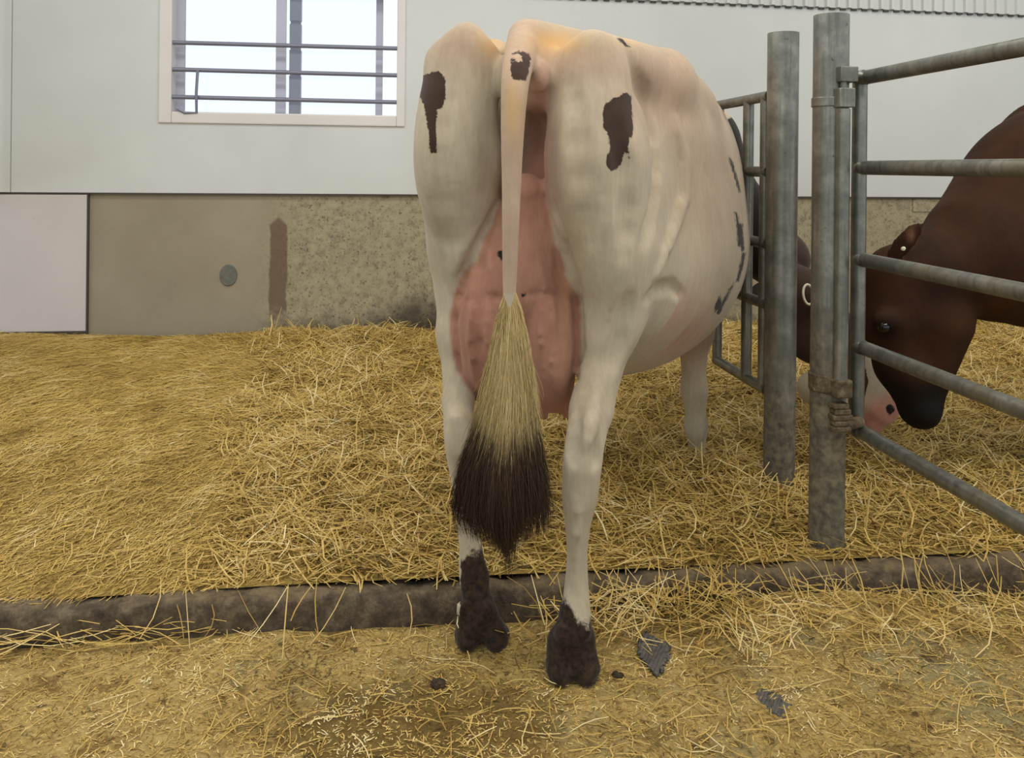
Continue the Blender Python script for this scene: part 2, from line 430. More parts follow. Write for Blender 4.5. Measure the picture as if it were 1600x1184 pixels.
flow = lambda x, y: 0.15 + 0.9*np.sin(x*1.3 + y*1.1) 
sets = []
vis = lambda x, y: (y > kline(x) + 0.05 + 0.012*wsum(x, y, _w2)) & (x > -0.62*y*1.0 - 0.35) & (x < 0.86*y + 0.5)
right = lambda x, y: vis(x, y) & (x > -0.62 + 0.12*wsum(x, y, _w1))
left = lambda x, y: vis(x, y) & (x < -0.45 + 0.15*wsum(x, y, _w1))
sets.append(scatter(78000, -0.95, 4.4, KERB_Y - 0.08, WALL - 0.03, bed_h, 0.05, 0.17, 0.0025, 0.0048, (-0.004, 0.012), 0.26, 0.50, 0.22, keep=right))
sets.append(scatter(9000, -0.95, 4.4, KERB_Y + 0.10, WALL - 0.06, bed_h, 0.10, 0.24, 0.003, 0.005, (0.006, 0.024), 0.36, 0.66, 0.18, keep=right))
sets.append(scatter(90000, -3.6, -0.2, KERB_Y - 0.08, WALL - 0.03, bed_h, 0.02, 0.075, 0.0018, 0.0032, (-0.002, 0.004), 0.18, 0.52, 0.15, align=flow, keep=left))
sets.append(scatter(2500, -3.6, -0.2, KERB_Y + 0.10, WALL - 0.06, bed_h, 0.10, 0.26, 0.002, 0.0036, (0.001, 0.006), 0.06, 0.62, 0.12, align=flow, keep=left))
# stems hanging over the step edge
def overhang(n, x0, x1):
    x = rng.uniform(x0, x1, n); y = kline(x) - 0.02 - rng.uniform(0, 0.07, n)
    yaw = rng.uniform(-np.pi, np.pi, n); yaw = np.where(rng.random(n) < 0.7, -np.pi/2 + rng.normal(0, 0.6, n), yaw)
    pitch = -rng.uniform(0.3, 1.35, n); L_ = rng.uniform(0.07, 0.17, n)
    z = 0.112 - 0.45*L_*np.sin(-pitch) + rng.uniform(-.01, .03, n)
    z = np.maximum(z, 0.015 + 0.5*L_*np.abs(np.sin(pitch)))
    return blades(np.stack([x, y, z], 1), yaw, pitch, L_, rng.uniform(.002, .0035, n), rng.normal(0, 0.2, (n, 2)), np.clip(rng.normal(.6, .2, n), 0, 1))
sets.append(overhang(70, 0.35, 1.9)); sets.append(overhang(14, -0.6, 0.35))
bed = make_stuff('straw_bedding', grid(bed_h, -4.2, 5.2, KERB_Y + 0.05, WALL - 0.004, 0.018, 'back'), sets, [M_BED, M_BLADE])
tag(bed, 'golden straw bedding spread deep behind the dark kerb up to the wall', 'straw', kind='stuff')

lv = lambda x, y: (y < kline(x) - 0.02) & (x > -0.62*y - 0.35) & (x < 0.86*y + 0.4)
sets = []
sets.append(scatter(46000, -2.0, 2.6, 1.3, KERB_Y + .05, lit_h, 0.005, 0.022, 0.0013, 0.0030, (-0.0015, 0.0025), 0.25, 0.50, 0.22, keep=lv, patchy=0.2))
sets.append(scatter(1500, -0.4, 2.6, 1.3, KERB_Y + .05, lit_h, 0.05, 0.14, 0.0018, 0.003, (0.001, 0.008), 0.10, 0.56, 0.2, keep=lv))
sets.append(scatter(700, -2.0, -0.2, 1.3, KERB_Y + .05, lit_h, 0.06, 0.2, 0.0012, 0.0022, (0.0005, 0.003), 0.04, 0.6, 0.12, align=flow, keep=lv))
near = lambda cx, cy, sx, sy: (lambda x, y: np.exp(-((x-cx)/sx)**2 - ((y-cy)/sy)**2) > np.random.default_rng(1).random(len(x)))
c0 = on_level(1010, 965, 0.02)
sets.append(scatter(900, c0.x-.35, c0.x+.35, c0.y-.12, c0.y+.1, lambda x, y: lit_h(x, y) + 0.03*np.exp(-((y-2.02)/.07)**2), 0.08, 0.24, 0.0025, 0.004, (0.002, 0.03), 0.22, 0.58, 0.2, keep=near(c0.x, c0.y, .2, .1)))
c1 = on_level(1400, 950, 0.03)
sets.append(scatter(700, c1.x-.6, c1.x+.5, c1.y-.15, KERB_Y, lit_h, 0.05, 0.2, 0.0022, 0.0038, (0.001, 0.02), 0.3, 0.6, 0.18))
c2 = on_level(150, 1000, 0.02)
sets.append(scatter(60, c2.x-.25, c2.x+.25, c2.y-.05, c2.y+.04, lit_h, 0.10, 0.26, 0.0025, 0.004, (0.01, 0.035), 0.12, 0.6, 0.15, align=lambda x, y: 0*x))
lit = make_stuff('chopped_litter', grid(lit_h, -2.6, 3.0, 1.0, KERB_Y - 0.012, 0.012, 'front'), sets, [M_LITTER, M_BLADE])
tag(lit, 'trampled damp litter of chopped straw and sawdust in front of the kerb', 'litter', kind='stuff')

# ------------------------------------------------------------------ room shell
bm = bmesh.new(); box(bm, -4.4, 8.5, -4.0, WALL + 0.3, -0.12, -0.02)
tag(bm_obj('floor', bm, M_FLOOR), kind='structure')
bm = bmesh.new(); box(bm, -4.4, 8.5, -2.0, WALL + 0.3, 3.4, 3.5)
tag(bm_obj('ceiling', bm, M_CEIL), kind='structure')

# kerb: a rough step face with a worn, wavy edge
X = np.linspace(-4.2, 5.2, 700); prof = [(0.0, -0.02), (-0.002, 0.03), (0.0, 0.06), (0.004, 0.082), (0.014, 0.094), (0.04, 0.097), (0.09, 0.09)]
V = []; kf = -0.01
for j, (dy, z) in enumerate(prof):
    wv = 0.0035*wsum(X, 0*X + j*.13, _w2) + 0.0030*wsum(X, 0*X + j*.2, _w3) + 0.004*wsum(X, 0*X, _w1)
    V.append(np.stack([X, kline(X) + kf + dy + wv*0.7, z*(0.78 + 0.22*sstep(X, -1.4, -0.1)) + wv*(1.2 if j > 1 else 0)], 1))
V = np.concatenate(V); n = len(X); i = (np.arange(len(prof)-1)[:, None]*n + np.arange(n-1)[None]).ravel()
me = np_mesh('kerb', V, np.stack([i, i+1, i+n+1, i+n], 1))
k = link_mesh('kerb', me, M_KERB); tag(k, 'low dark brown concrete kerb stepping up to the straw bed', 'kerb', kind='structure')
k.name = 'trim_3'

# back wall: concrete below, white panels above, cut round the window
zj = on_plane(400, 302).z
w0, w1 = on_plane(254, 100).x, on_plane(630, 100).x
wz0 = on_plane(440, 192).z; wz1 = wz0 + 1.25
bm = bmesh.new(); box(bm, -4.4, 8.5, WALL, WALL + 0.3, -0.12, zj)
wb = bm_obj('wall_back', bm, M_CONC); tag(wb, kind='structure')
pw = WALL - 0.022
bm = bmesh.new()
xa = on_plane(22, 100).x
for (a, b, c, d) in ((xa, w0, zj, 3.4), (w1, 8.5, zj, 3.4), (w0, w1, zj, wz0), (w0, w1, wz1, 3.4)): box(bm, a, b, pw, WALL + 0.3, c, d)
tag(bm_obj('wall_back_upper', bm, M_PANEL), kind='structure')
bm = bmesh.new(); box(bm, -4.4, 8.5, pw + 0.002, WALL + 0.004, zj - 0.008, zj + 0.001)  # dark strip painting the shadow line under the panel overhang
tag(bm_obj('trim_1_shade', bm, M_JOINT_SHADE), kind='structure')
# rounded corner strip at the far left and its seam
xb = on_plane(2, 100).x
bm = bmesh.new()
ring = []
N = 12
for z in (zj, 3.4):
    pts = [(xa - 0.003, pw - 0.004), (xb + 0.03, pw - 0.004)]
    for q in range(N + 1):
        a = math.pi/2*q/N; pts.append((xb + 0.03 - 0.05*math.sin(a), pw - 0.004 - 0.05*(1 - math.cos(a))))
    pts.append((xb - 0.02, pw - 1.2)); pts.append((xb - 0.1, pw - 1.2)); pts.append((xb - 0.1, WALL)); pts.append((xa - 0.003, WALL))
    ring.append([bm.verts.new((p[0], p[1], z)) for p in pts])
m_ = len(ring[0])
for i in range(m_): bm.faces.new((ring[0][i], ring[0][(i+1) % m_], ring[1][(i+1) % m_], ring[1][i]))
tag(bm_obj('trim_2', bm, M_PANEL, smooth=True), kind='structure')
# lower white board at the left
p0, p1 = on_plane(-120, 515), on_plane(136, 516)
bm = bmesh.new(); box(bm, p0.x - 1, p1.x, WALL - 0.018, WALL - 0.001, p1.z, zj - 0.012)
o = bm_obj('lower_panel', bm, M_PANEL2, bevel=0.002); o.name = 'wall_back_panel'; tag(o, kind='structure')
bm = bmesh.new(); box(bm, p1.x, p1.x + 0.008, WALL - 0.02, WALL - 0.001, 0.05, zj - 0.010)
box(bm, p0.x - 1, p1.x, WALL - 0.02, WALL - 0.001, p1.z - 0.008, p1.z)
tag(bm_obj('trim_4', bm, M_JOINT_SHADE), kind='structure')
# seam in the concrete at the right
s = on_plane(1421, 330)
bm = bmesh.new(); box(bm, s.x, s.x + 0.012, WALL - 0.003, WALL + 0.001, 0.0, zj - 0.01)
box(bm, s.x + 0.02, 5.0, WALL - 0.006, WALL + 0.001, zj - 0.09, zj - 0.012)
tag(bm_obj('trim_5', bm, M_CONC), kind='structure')
# plug in the wall
c = on_plane(357, 430)
bm = bmesh.new(); bmesh.ops.create_cone(bm, cap_ends=True, segments=32, radius1=0.047, radius2=0.044, depth=0.008,
    matrix=Matrix.Translation((c.x, WALL - 0.004, c.z)) @ Matrix.Diagonal((1, 1, 1.28, 1)) @ Matrix.Rotation(math.radians(90), 4, 'X'))
tag(bm_obj('wall_plug', bm, M_PLUG), 'round grey plug set in the tan concrete wall below the window', 'plug')
# ribbed ventilation sheet along the top of the wall
ct = on_plane(1100, 6)
pitch_ = 0.070; xs = np.arange(-0.5, 8.4, pitch_)
bm = bmesh.new(); zb = ct.z; zt = zb + 0.9
sl = 0.0
for z_ in (0,):
    prev = None
    for x in xs:
        for (ox, oy) in ((0, 0), (0.040, 0), (0.046, -0.018), (0.064, -0.018)):
            a = bm.verts.new((x + ox, pw - 0.012 + oy, zb)); b = bm.verts.new((x + ox, pw - 0.012 + oy, zt))
            if prev: bm.faces.new((prev[0], a, b, prev[1]))
            prev = (a, b)
ribs = bm_obj('trim_6', bm, M_PANEL); tag(ribs, kind='structure')
bm = bmesh.new()
for x in xs: box(bm, x + 0.004, x + 0.038, pw - 0.013, pw - 0.001, zb - 0.012, zb - 0.002)  # dark blocks stand in for the shadow dashes below the ribs
tag(bm_obj('trim_7_shade', bm, M_JOINT_SHADE), kind='structure')

# window
win = empty('window_1', (0, WALL, wz0)); tag(win, kind='structure')
win.location = ((w0 + w1)/2, WALL, wz0)
fr = 0.055
bm = bmesh.new()
box(bm, w0 - 0.012, w0 + fr, pw - 0.012, WALL + 0.16, wz0 - 0.012, wz1)
box(bm, w1 - 0.035, w1 + 0.012, pw - 0.012, WALL + 0.16, wz0 - 0.012, wz1)
box(bm, w0 + fr, w1 - 0.035, pw - 0.012, WALL + 0.16, wz0 - 0.012, wz0 + 0.050)
box(bm, w0, w1, pw - 0.012, WALL + 0.16, wz1 - 0.05, wz1 + 0.012)
bm_obj('window_frame', bm, M_FRAME, win, bevel=0.006)
gy = WALL + 0.08
def wx(px): return on_plane(px, 100, gy).x
gz = on_plane(440, 178, gy).z - 0.02
def sash(a, b, y, wl, wr):
    bm = bmesh.new()
    box(bm, a, a + wl, y - 0.015, y + 0.015, gz, wz1 - 0.05); box(bm, b - wr, b, y - 0.015, y + 0.015, gz, wz1 - 0.05)
    box(bm, a + wl, b - wr, y - 0.015, y + 0.015, gz, gz + 0.022); box(bm, a + wl, b - wr, y - 0.015, y + 0.015, wz1 - 0.1, wz1 - 0.05)
    s_ = bm_obj('sash', bm, M_SASH, win, bevel=0.003)
    bm = bmesh.new(); box(bm, a + wl, b - wr, y - 0.003, y + 0.003, gz + 0.022, wz1 - 0.1)
    bm_obj('pane', bm, M_GLASS, s_)
    return s_
sash(wx(276), wx(447), gy, 0.045, 0.055)
sash(wx(432), wx(598), gy + 0.034, 0.04, 0.04)
# guard bars across the window
gd = empty('window_guard', ((w0 + w1)/2, pw - 0.02, wz0)); tag(gd, 'three grey horizontal guard bars across the window', 'window guard')
for (ya, yb) in ((66, 76), (108, 118), (151, 160)):
    a = on_plane(258, ya, WALL - 0.01); b = on_plane(628, yb, WALL - 0.01)
    bm = bmesh.new(); tube(bm, (w0 - 0.004, WALL - 0.01, a.z), (w1 + 0.004, WALL - 0.01, b.z), 0.012, 12)
    bm_obj('bar', bm, M_RAIL, gd, smooth=True)
# crank handle hanging from the middle guard bar
a = on_plane(308, 113, WALL - 0.03); b = on_plane(308, 176, WALL - 0.03)
bm = bmesh.new(); path_tube(bm, [(a.x + 0.004, WALL - 0.035, a.z + 0.012), (a.x - 0.002, WALL - 0.035, (a.z + b.z)/2), (a.x, WALL - 0.035, b.z), (a.x - 0.06, WALL - 0.035, b.z - 0.002), (a.x - 0.10, WALL - 0.035, b.z + 0.02)], 0.008, 8)
tag(bm_obj('window_crank', bm, M_RAIL, smooth=True), 'thin bent grey rod hooked on the window guard bars at the left', 'rod')
# banded post standing outdoors, seen through the right-hand pane
oy = WALL + 1.2
a = on_plane(452, 100, oy).x; b = on_plane(470, 100, oy).x
bm = bmesh.new(); z = 0.9
while z < 3.6:
    box(bm, a, b, oy, oy + 0.06, z, z + 0.155); box(bm, a + .004, b - .004, oy + 0.015, oy + 0.045, z + .155, z + .180); z += 0.18
op = bm_obj('outdoor_post', bm, [M_OUTPOST]); tag(op, 'grey banded post standing outdoors behind the window', 'post')
bm = bmesh.new(); box(bm, -6, 6, WALL + 0.3, WALL + 14, -0.2, -0.1)
t = NT('snow_yard', 0.9); t.color(lin(236, 238, 244)); tag(bm_obj('ground_outside', bm, t.m), kind='structure')
op.data.transform(Matrix.Translation((0, 0, -1.0))) if False else None

# ------------------------------------------------------------------ posts and gates
def rail_tube(a, b, r, n=20):
    bm = bmesh.new(); tube(bm, a, b, r, n); return bm
def post(px_top, px_bot, y_top, y_bot, D, r, mat, label, zbase):
    a = PW(px_bot, y_bot, D); b = PW(px_top, y_top, D); a.z = zbase
    b.x = a.x; b.y = a.y
    root = empty('gate_post', a); tag(root, label, 'post')
    bm = bmesh.new(); tube(bm, a, b, r, 40, hollow=0.006); bm_obj('pipe', bm, mat, root, smooth=True)
    return root, a, b
near_post, na, nb = post(1292, 1291, 24, 845, 2.33, 0.0480, M_POST, 'tall galvanised steel pipe post nearest the camera, with latch rod and clasps', 0.08)
far_post, fa, fb = post(1222, 1217, 52, 750, 2.72, 0.050, M_POSTFAR, 'galvanised steel pipe post between the cream cow and the nearer gate post', 0.08)

DG = 2.36
gx = PW(1341, 400, DG)                      # axis of the near gate's upright
zs = [PW(1345, y, DG).z for y in (122, 262, 405, 541, 672)]
ng = empty('pen_gate', (gx.x, gx.y, zs[-1])); tag(ng, 'near galvanised pipe gate with five rails running towards the camera at the right', 'gate')
bm = bmesh.new(); tube(bm, (gx.x, gx.y, zs[-1] - 0.0), (gx.x, gx.y, zs[0] + 0.01), 0.0205, 24); bm_obj('upright', bm, M_GALV, ng, smooth=True)
e0 = PW(1600, 822, DG*410/560)
dirx = (e0.x - gx.x) / (e0.y - gx.y)
for z in zs:
    yy = 0.35
    bm = bmesh.new(); tube(bm, (gx.x + 0.006, gx.y - 0.004, z), (gx.x + dirx*(yy - gx.y), yy, z), 0.020, 24)
    bm_obj('rail', bm, M_GALV, ng, smooth=True)
    bm = bmesh.new(); bmesh.ops.create_uvsphere(bm, u_segments=16, v_segments=10, radius=0.0255, matrix=Matrix.Translation((gx.x + 0.004, gx.y - 0.008, z)) @ Matrix.Diagonal((1, 1, .9, 1)))
    bm_obj('weld', bm, M_GALV, ng, smooth=True)
bm = bmesh.new(); tube(bm, (gx.x + dirx*(0.36 - gx.y), 0.36, zs[-1]), (gx.x + dirx*(0.36 - gx.y), 0.36, zs[0]), 0.0205, 24); bm_obj('upright', bm, M_GALV, ng, smooth=True)

# latch rod, hinge bracket and clasps on the near post
rx = PW(1315, 400, 2.275)
zt_, zb_ = PW(1315, 170, 2.27).z, PW(1313, 602, 2.27).z
bm = bmesh.new(); tube(bm, (rx.x, rx.y, zb_), (rx.x, rx.y, zt_), 0.0195, 24); bm_obj('latch_rod', bm, M_GALV, near_post, smooth=True)
def zz(y): return PW(1315, y, 2.27).z
bm = bmesh.new()
tube(bm, (na.x, na.y, zz(165)), (na.x, na.y, zz(150)), 0.0515, 32)
box(bm, rx.x - 0.022, rx.x + 0.024, rx.y - 0.022, rx.y + 0.02, zz(168), zz(138))
box(bm, rx.x - 0.016, rx.x + 0.034, rx.y - 0.018, rx.y + 0.03, zz(128), zz(104))
tube(bm, (rx.x + 0.01, rx.y + 0.02, zz(116)), (gx.x, gx.y - 0.02, zz(118)), 0.017, 16)
tube(bm, (rx.x, rx.y - 0.004, zz(140)), (rx.x, rx.y - 0.004, zz(126)), 0.010, 12)
bm_obj('hinge_bracket', bm, M_GALV, near_post, bevel=0.002, smooth=True)
bm = bmesh.new()
tube(bm, (na.x, na.y, zz(618)), (na.x, na.y, zz(590)), 0.0525, 32)
box(bm, rx.x - 0.024, rx.x + 0.024, rx.y - 0.024, rx.y + 0.02, zz(620), zz(592))
for k in range(5):
    box(bm, rx.x - 0.028 + 0.004*(k % 2), rx.x + 0.018 + 0.006*(k % 3), rx.y - 0.018, rx.y + 0.02, zz(638 + 9*k), zz(629 + 9*k))
tube(bm, (rx.x - 0.01, rx.y + 0.01, zz(668)), (gx.x, gx.y - 0.02, zz(671)), 0.016, 16)
bm_obj('clasp', bm, M_CLASP, near_post, bevel=0.004, smooth=True)

# far gate, running away from the far post towards the wall
def gp(px, py, D): return PW(px, py, D)
g0 = PW(1194, 400, 2.80); gz_top, gz_bot = PW(1196, 151, 2.80).z, PW(1195, 606, 2.80).z
fg = empty('pen_gate', (g0.x, g0.y, gz_bot)); tag(fg, 'far galvanised pipe gate running from the farther post past the cream cow', 'gate')
GL = 0.40
gx1 = lambda s_: (g0.x - 0.005*s_, g0.y + s_)
def fup(s_, r):
    x, y = gx1(s_); bm = bmesh.new(); tube(bm, (x, y, gz_bot), (x, y, gz_top), r, 20); bm_obj('upright', bm, M_GALV, fg, smooth=True)
fup(0, 0.018); fup(0.135, 0.019); fup(GL, 0.018)
for z in (gz_top, PW(1185, 268, 2.85).z, PW(1185, 378, 2.85).z, PW(1185, 470, 2.85).z, gz_bot):
    bm = bmesh.new(); x, y = gx1(0); x2, y2 = gx1(GL + .01); tube(bm, (x, y - .03, z), (x2, y2, z), 0.018, 20); bm_obj('rail', bm, M_GALV, fg, smooth=True)

# ------------------------------------------------------------------ solid modelling: smooth blended volumes
class Vol:
    def __init__(s, lo, hi, h):
        s.lo = np.array(lo, float); s.h = h
        s.n = np.ceil((np.array(hi) - s.lo)/h).astype(int) + 1
        s.F = np.full(s.n, 0.5, np.float32)
        s.ax = [s.lo[i] + h*np.arange(s.n[i]) for i in range(3)]
    def _sub(s, lo, hi):
        i0 = np.clip(np.floor((lo - s.lo)/s.h).astype(int), 0, s.n); i1 = np.clip(np.ceil((hi - s.lo)/s.h).astype(int) + 1, 0, s.n)
        if (i1 <= i0).any(): return None, None
        sl = tuple(slice(a, b) for a, b in zip(i0, i1))
        G = np.meshgrid(*[s.ax[i][i0[i]:i1[i]] for i in range(3)], indexing='ij')
        return sl, np.stack(G, -1).astype(np.float32)
    def add(s, prim, k=0.03, sub=False):
        d, lo, hi = prim
        m = k + 2.5*s.h
        sl, Pt = s._sub(lo - m, hi + m)
        if sl is None: return
        v = d(Pt); f = s.F[sl]
        if sub:
            v = -v; h_ = np.clip(0.5 - 0.5*(f - v)/k, 0, 1)   # smooth max
            s.F[sl] = f*(1-h_) + v*h_ + k*h_*(1-h_)
        else:
            h_ = np.clip(0.5 + 0.5*(f - v)/k, 0, 1)
            s.F[sl] = f*(1-h_) + v*h_ - k*h_*(1-h_)
    def surf(s, px_, py_, d0=1.7, d1=3.9):
        D = np.arange(d0, d1, 0.004); base = P(px_, py_, 1.0) - np.array([0, 0, EYE])
        pts = base[None]*D[:, None] + np.array([0, 0, EYE])
        i = np.round((pts - s.lo)/s.h).astype(int)
        ok = ((i >= 0) & (i < s.n)).all(1); f = np.full(len(D), 1.0)
        f[ok] = s.F[tuple(i[ok].T)]
        j = np.argmax(f < 0)
        return pts[j] if (f < 0).any() else None
    def crease(s, pts, r, depth, k=0.02, raise_=False, **kw):
        # fold (or raised vein or tendon) following the skin
        q = []
        for a, b in zip(pts, pts[1:]):
            for t_ in np.linspace(0, 1, 5)[:-1]: q.append((a[0] + (b[0]-a[0])*t_, a[1] + (b[1]-a[1])*t_))
        q.append(pts[-1]); c = [s.surf(*p, **kw) for p in q]; c = [x for x in c if x is not None]
        if len(c) < 2: return
        v_ = np.array([x/np.linalg.norm(x - np.array([0, 0, EYE])) - np.array([0, 0, EYE])/np.linalg.norm(x - np.array([0, 0, EYE])) for x in c])
        c = np.array(c) + v_*((r - depth) if raise_ else -(r - depth))
        n = len(c)
        for i in range(n - 1):
            if np.linalg.norm(c[i+1] - c[i]) < 0.12:
                e0 = 0.6 + 0.4*math.sin(math.pi*i/(n-1)); e1 = 0.6 + 0.4*math.sin(math.pi*(i+1)/(n-1))
                s.add(rc(c[i], c[i+1], r*e0, r*e1), k, sub=not raise_)
    def mesh(s):
        F_ = s.F; n = s.n; ins = F_ < 0
        corner = np.zeros((n[0]-1, n[1]-1, n[2]-1), np.uint8)
        for dx in (0, 1):
            for dy in (0, 1):
                for dz in (0, 1): corner += ins[dx:n[0]-1+dx, dy:n[1]-1+dy, dz:n[2]-1+dz]
        act = (corner > 0) & (corner < 8)
        idx = np.argwhere(act); vid = np.full(act.shape, -1, np.int64); vid[act] = np.arange(len(idx))
        acc = np.zeros((len(idx), 3)); cnt = np.zeros(len(idx))
        for a in range(3):
            o1, o2 = [(1, 2), (0, 2), (0, 1)][a]
            for p in (0, 1):
                for q in (0, 1):
                    c0 = idx.copy(); c0[:, o1] += p; c0[:, o2] += q
                    c1 = c0.copy(); c1[:, a] += 1
                    f0 = F_[tuple(c0.T)]; f1 = F_[tuple(c1.T)]
                    m = (f0 < 0) != (f1 < 0)
                    t_ = f0[m]/(f0[m] - f1[m]); pos = c0[m].astype(float); pos[:, a] += t_
                    acc[m] += pos; cnt[m] += 1
        V = s.lo + s.h*acc/cnt[:, None]
        Q = []
        for a in range(3):
            b, c = (a+1) % 3, (a+2) % 3
            sl0 = [slice(None)]*3; sl1 = [slice(None)]*3
            sl0[a] = slice(0, -1); sl1[a] = slice(1, None)
            i0 = ins[tuple(sl0)]; i1 = ins[tuple(sl1)]
            e = np.argwhere(i0 != i1)
            e = e[(e[:, b] > 0) & (e[:, c] > 0) & (e[:, b] < n[b]-1) & (e[:, c] < n[c]-1)]
            def cell(db, dc):
                x = e.copy(); x[:, b] -= db; x[:, c] -= dc; return vid[tuple(x.T)]
            q = np.stack([cell(1, 1), cell(0, 1), cell(0, 0), cell(1, 0)], 1)
            fl = ~i0[tuple(e.T)]
            q[fl] = q[fl][:, ::-1]
            Q.append(q)
        Q = np.concatenate(Q); Q = Q[(Q >= 0).all(1)]
        return V, Q
def rc(a, b, ra, rb):
    a, b = np.array(a, np.float32), np.array(b, np.float32); ab = b - a; L2 = max(float(ab @ ab), 1e-9); rm = max(ra, rb)
    def d(p):
        t_ = np.clip(((p - a) @ ab)/L2, 0, 1)
        return np.linalg.norm(p - a - t_[..., None]*ab, axis=-1) - (ra + (rb - ra)*t_)
    return d, np.minimum(a, b) - rm, np.maximum(a, b) + rm
def ell(c, r, axes=None):
    c = np.array(c, np.float32); r = np.array(r, np.float32); A = np.eye(3) if axes is None else np.array(axes, float)
    A = (A / np.linalg.norm(A, axis=1, keepdims=True)).astype(np.float32); rm = float(r.max())
    ext = np.sqrt(((A*r[:, None])**2).sum(0))
    def d(p):
        q = (p - c) @ A.T
        k0 = np.linalg.norm(q/r, axis=-1); k1 = np.linalg.norm(q/(r*r), axis=-1)
        return k0*(k0 - 1)/np.maximum(k1, 1e-6)
    return d, c - ext, c + ext
def pr(p0, p1):      # round cone between two (px, py, D, radius px)
    return rc(P(*p0[:3]), P(*p1[:3]), R(p0[3], p0[2]), R(p1[3], p1[2]))
def chain(vol, pts, k=0.03):
    # one smooth limb: the points are joined by a spline, so the outline has no rings
    pts = np.array([list(p) for p in pts], float); n = len(pts)
    if n > 2:
        out = []
        for i in range(n - 1):
            p0, p1, p2, p3 = pts[max(i-1, 0)], pts[i], pts[i+1], pts[min(i+2, n-1)]
            for t_ in (0, .25, .5, .75):
                out.append(0.5*((2*p1) + (p2-p0)*t_ + (2*p0-5*p1+4*p2-p3)*t_**2 + (3*p1-p0-3*p2+p3)*t_**3))
        pts = np.array(out + [pts[-1]])
    segs = [pr(a, b) for a, b in zip(pts, pts[1:])]
    # overlapping runs keep each evaluation box small
    for i in range(0, len(segs), 6):
        g = segs[i:i+6]
        def d(p, g=g):
            r = g[0][0](p)
            for q in g[1:]: r = np.minimum(r, q[0](p))
            return r
        vol.add((d, np.min([q[1] for q in g], 0), np.max([q[2] for q in g], 0)), k if i == 0 or k > 0.035 else 0.0015)
def poly_sd(px, py, poly):
    poly = np.array(poly, float); d = np.full(px.shape, 1e9); inside = np.zeros(px.shape, bool)
    for i in range(len(poly)):
        a, b = poly[i], poly[(i+1) % len(poly)]
        ex, ey = b - a; wx_, wy_ = px - a[0], py - a[1]
        t_ = np.clip((wx_*ex + wy_*ey)/(ex*ex + ey*ey), 0, 1)
        d = np.minimum(d, np.hypot(wx_ - ex*t_, wy_ - ey*t_))
        c_ = ((a[1] > py) != (b[1] > py)) & (px < (b[0]-a[0])*(py - a[1])/((b[1]-a[1]) + 1e-12) + a[0])
        inside ^= c_
    return np.where(inside, -d, d)

# ------------------------------------------------------------------ the cream cow, seen from behind
BA = math.radians(25); fw = np.array([math.sin(BA), math.cos(BA), 0]); rt = np.array([math.cos(BA), -math.sin(BA), 0]); up = np.array([0, 0, 1.0])
BO = np.array([0.02, 1.97, 0])
def B(s_, l, z): return BO + fw*s_ + rt*l + up*z
AX = [fw, rt, up]

v = Vol((-0.36, 1.68, -0.02), (1.62, 4.05, 1.66), 0.008)
# barrel
v.add(ell(B(0.86, 0.0, 0.90), (0.80, 0.375, 0.395), AX), 0.08)
v.add(ell(B(0.86, 0.0, 1.14), (0.72, 0.345, 0.345), AX), 0.08)
v.add(ell(B(0.60, 0.09, 1.25), (0.36, 0.22, 0.215), AX), 0.07)
v.add(ell(B(1.22, 0.0, 1.05), (0.36, 0.255, 0.42), AX), 0.10)
# back line
chain(v, [(830, 58, 2.03, 28), (885, 62, 2.30, 20), (985, 86, 2.72, 16), (1050, 128, 3.1, 22)], 0.04)
v.add(rc(B(0.05, 0.0, 1.37), B(0.45, 0, 1.38), 0.08, 0.12), 0.06)
# pelvis: pins and hooks
chain(v, [(733, 70, 2.04, 32), (800, 108, 2.48, 30)], 0.05)
v.add(pr((695, 92, 2.08, 26), (735, 76, 2.06, 30)), 0.05)
chain(v, [(1045, 125, 2.40, 36), (1072, 165, 2.60, 40)], 0.07)
chain(v, [(985, 125, 2.14, 34), (1040, 150, 2.38, 38)], 0.07)
chain(v, [(925, 78, 1.96, 32), (1036, 110, 2.34, 30)], 0.07)
v.add(rc(B(0.46, -0.24, 1.38), B(0.46, 0.24, 1.38), 0.06, 0.06), 0.06)
# rump and thighs
v.add(ell(P(724, 240, 2.14), (0.085, 0.20, 0.25), [rt, fw, up]), 0.04)
v.add(ell(P(932, 250, 2.05), (0.105, 0.20, 0.25), [rt, fw, up]), 0.04)
chain(v, [(722, 118, 2.07, 56), (720, 200, 2.06, 57), (724, 300, 2.09, 54), (726, 390, 2.12, 46), (722, 480, 2.14, 38), (718, 560, 2.12, 29), (716, 630, 2.07, 23)], 0.04)
chain(v, [(924, 128, 1.99, 60), (928, 200, 1.98, 64), (935, 300, 2.00, 68), (948, 400, 2.03, 57), (954, 465, 2.04, 50), (940, 560, 2.02, 38), (924, 640, 1.97, 32)], 0.04)
# thigh bulk reaching forward to the stifles
v.add(ell(B(0.26, -0.22, 1.02), (0.22, 0.10, 0.30), AX), 0.08)
v.add(ell(B(0.24, 0.19, 1.02), (0.22, 0.085, 0.30), AX), 0.05)
v.add(rc(B(0.20, 0.185, 0.95), B(0.20, 0.175, 0.80), 0.085, 0.06), 0.04)
v.add(rc(B(0.20, -0.22, 0.95), B(0.22, -0.20, 0.78), 0.10, 0.075), 0.07)
# left hock, cannon, fetlock
chain(v, [(716, 630, 2.07, 23), (717, 675, 2.02, 24), (722, 720, 2.02, 23), (728, 770, 2.03, 19), (735, 850, 2.03, 18), (739, 895, 2.03, 22), (748, 950, 2.01, 24)], 0.02)
v.add(pr((714, 655, 2.00, 14), (718, 700, 2.00, 15)), 0.02)
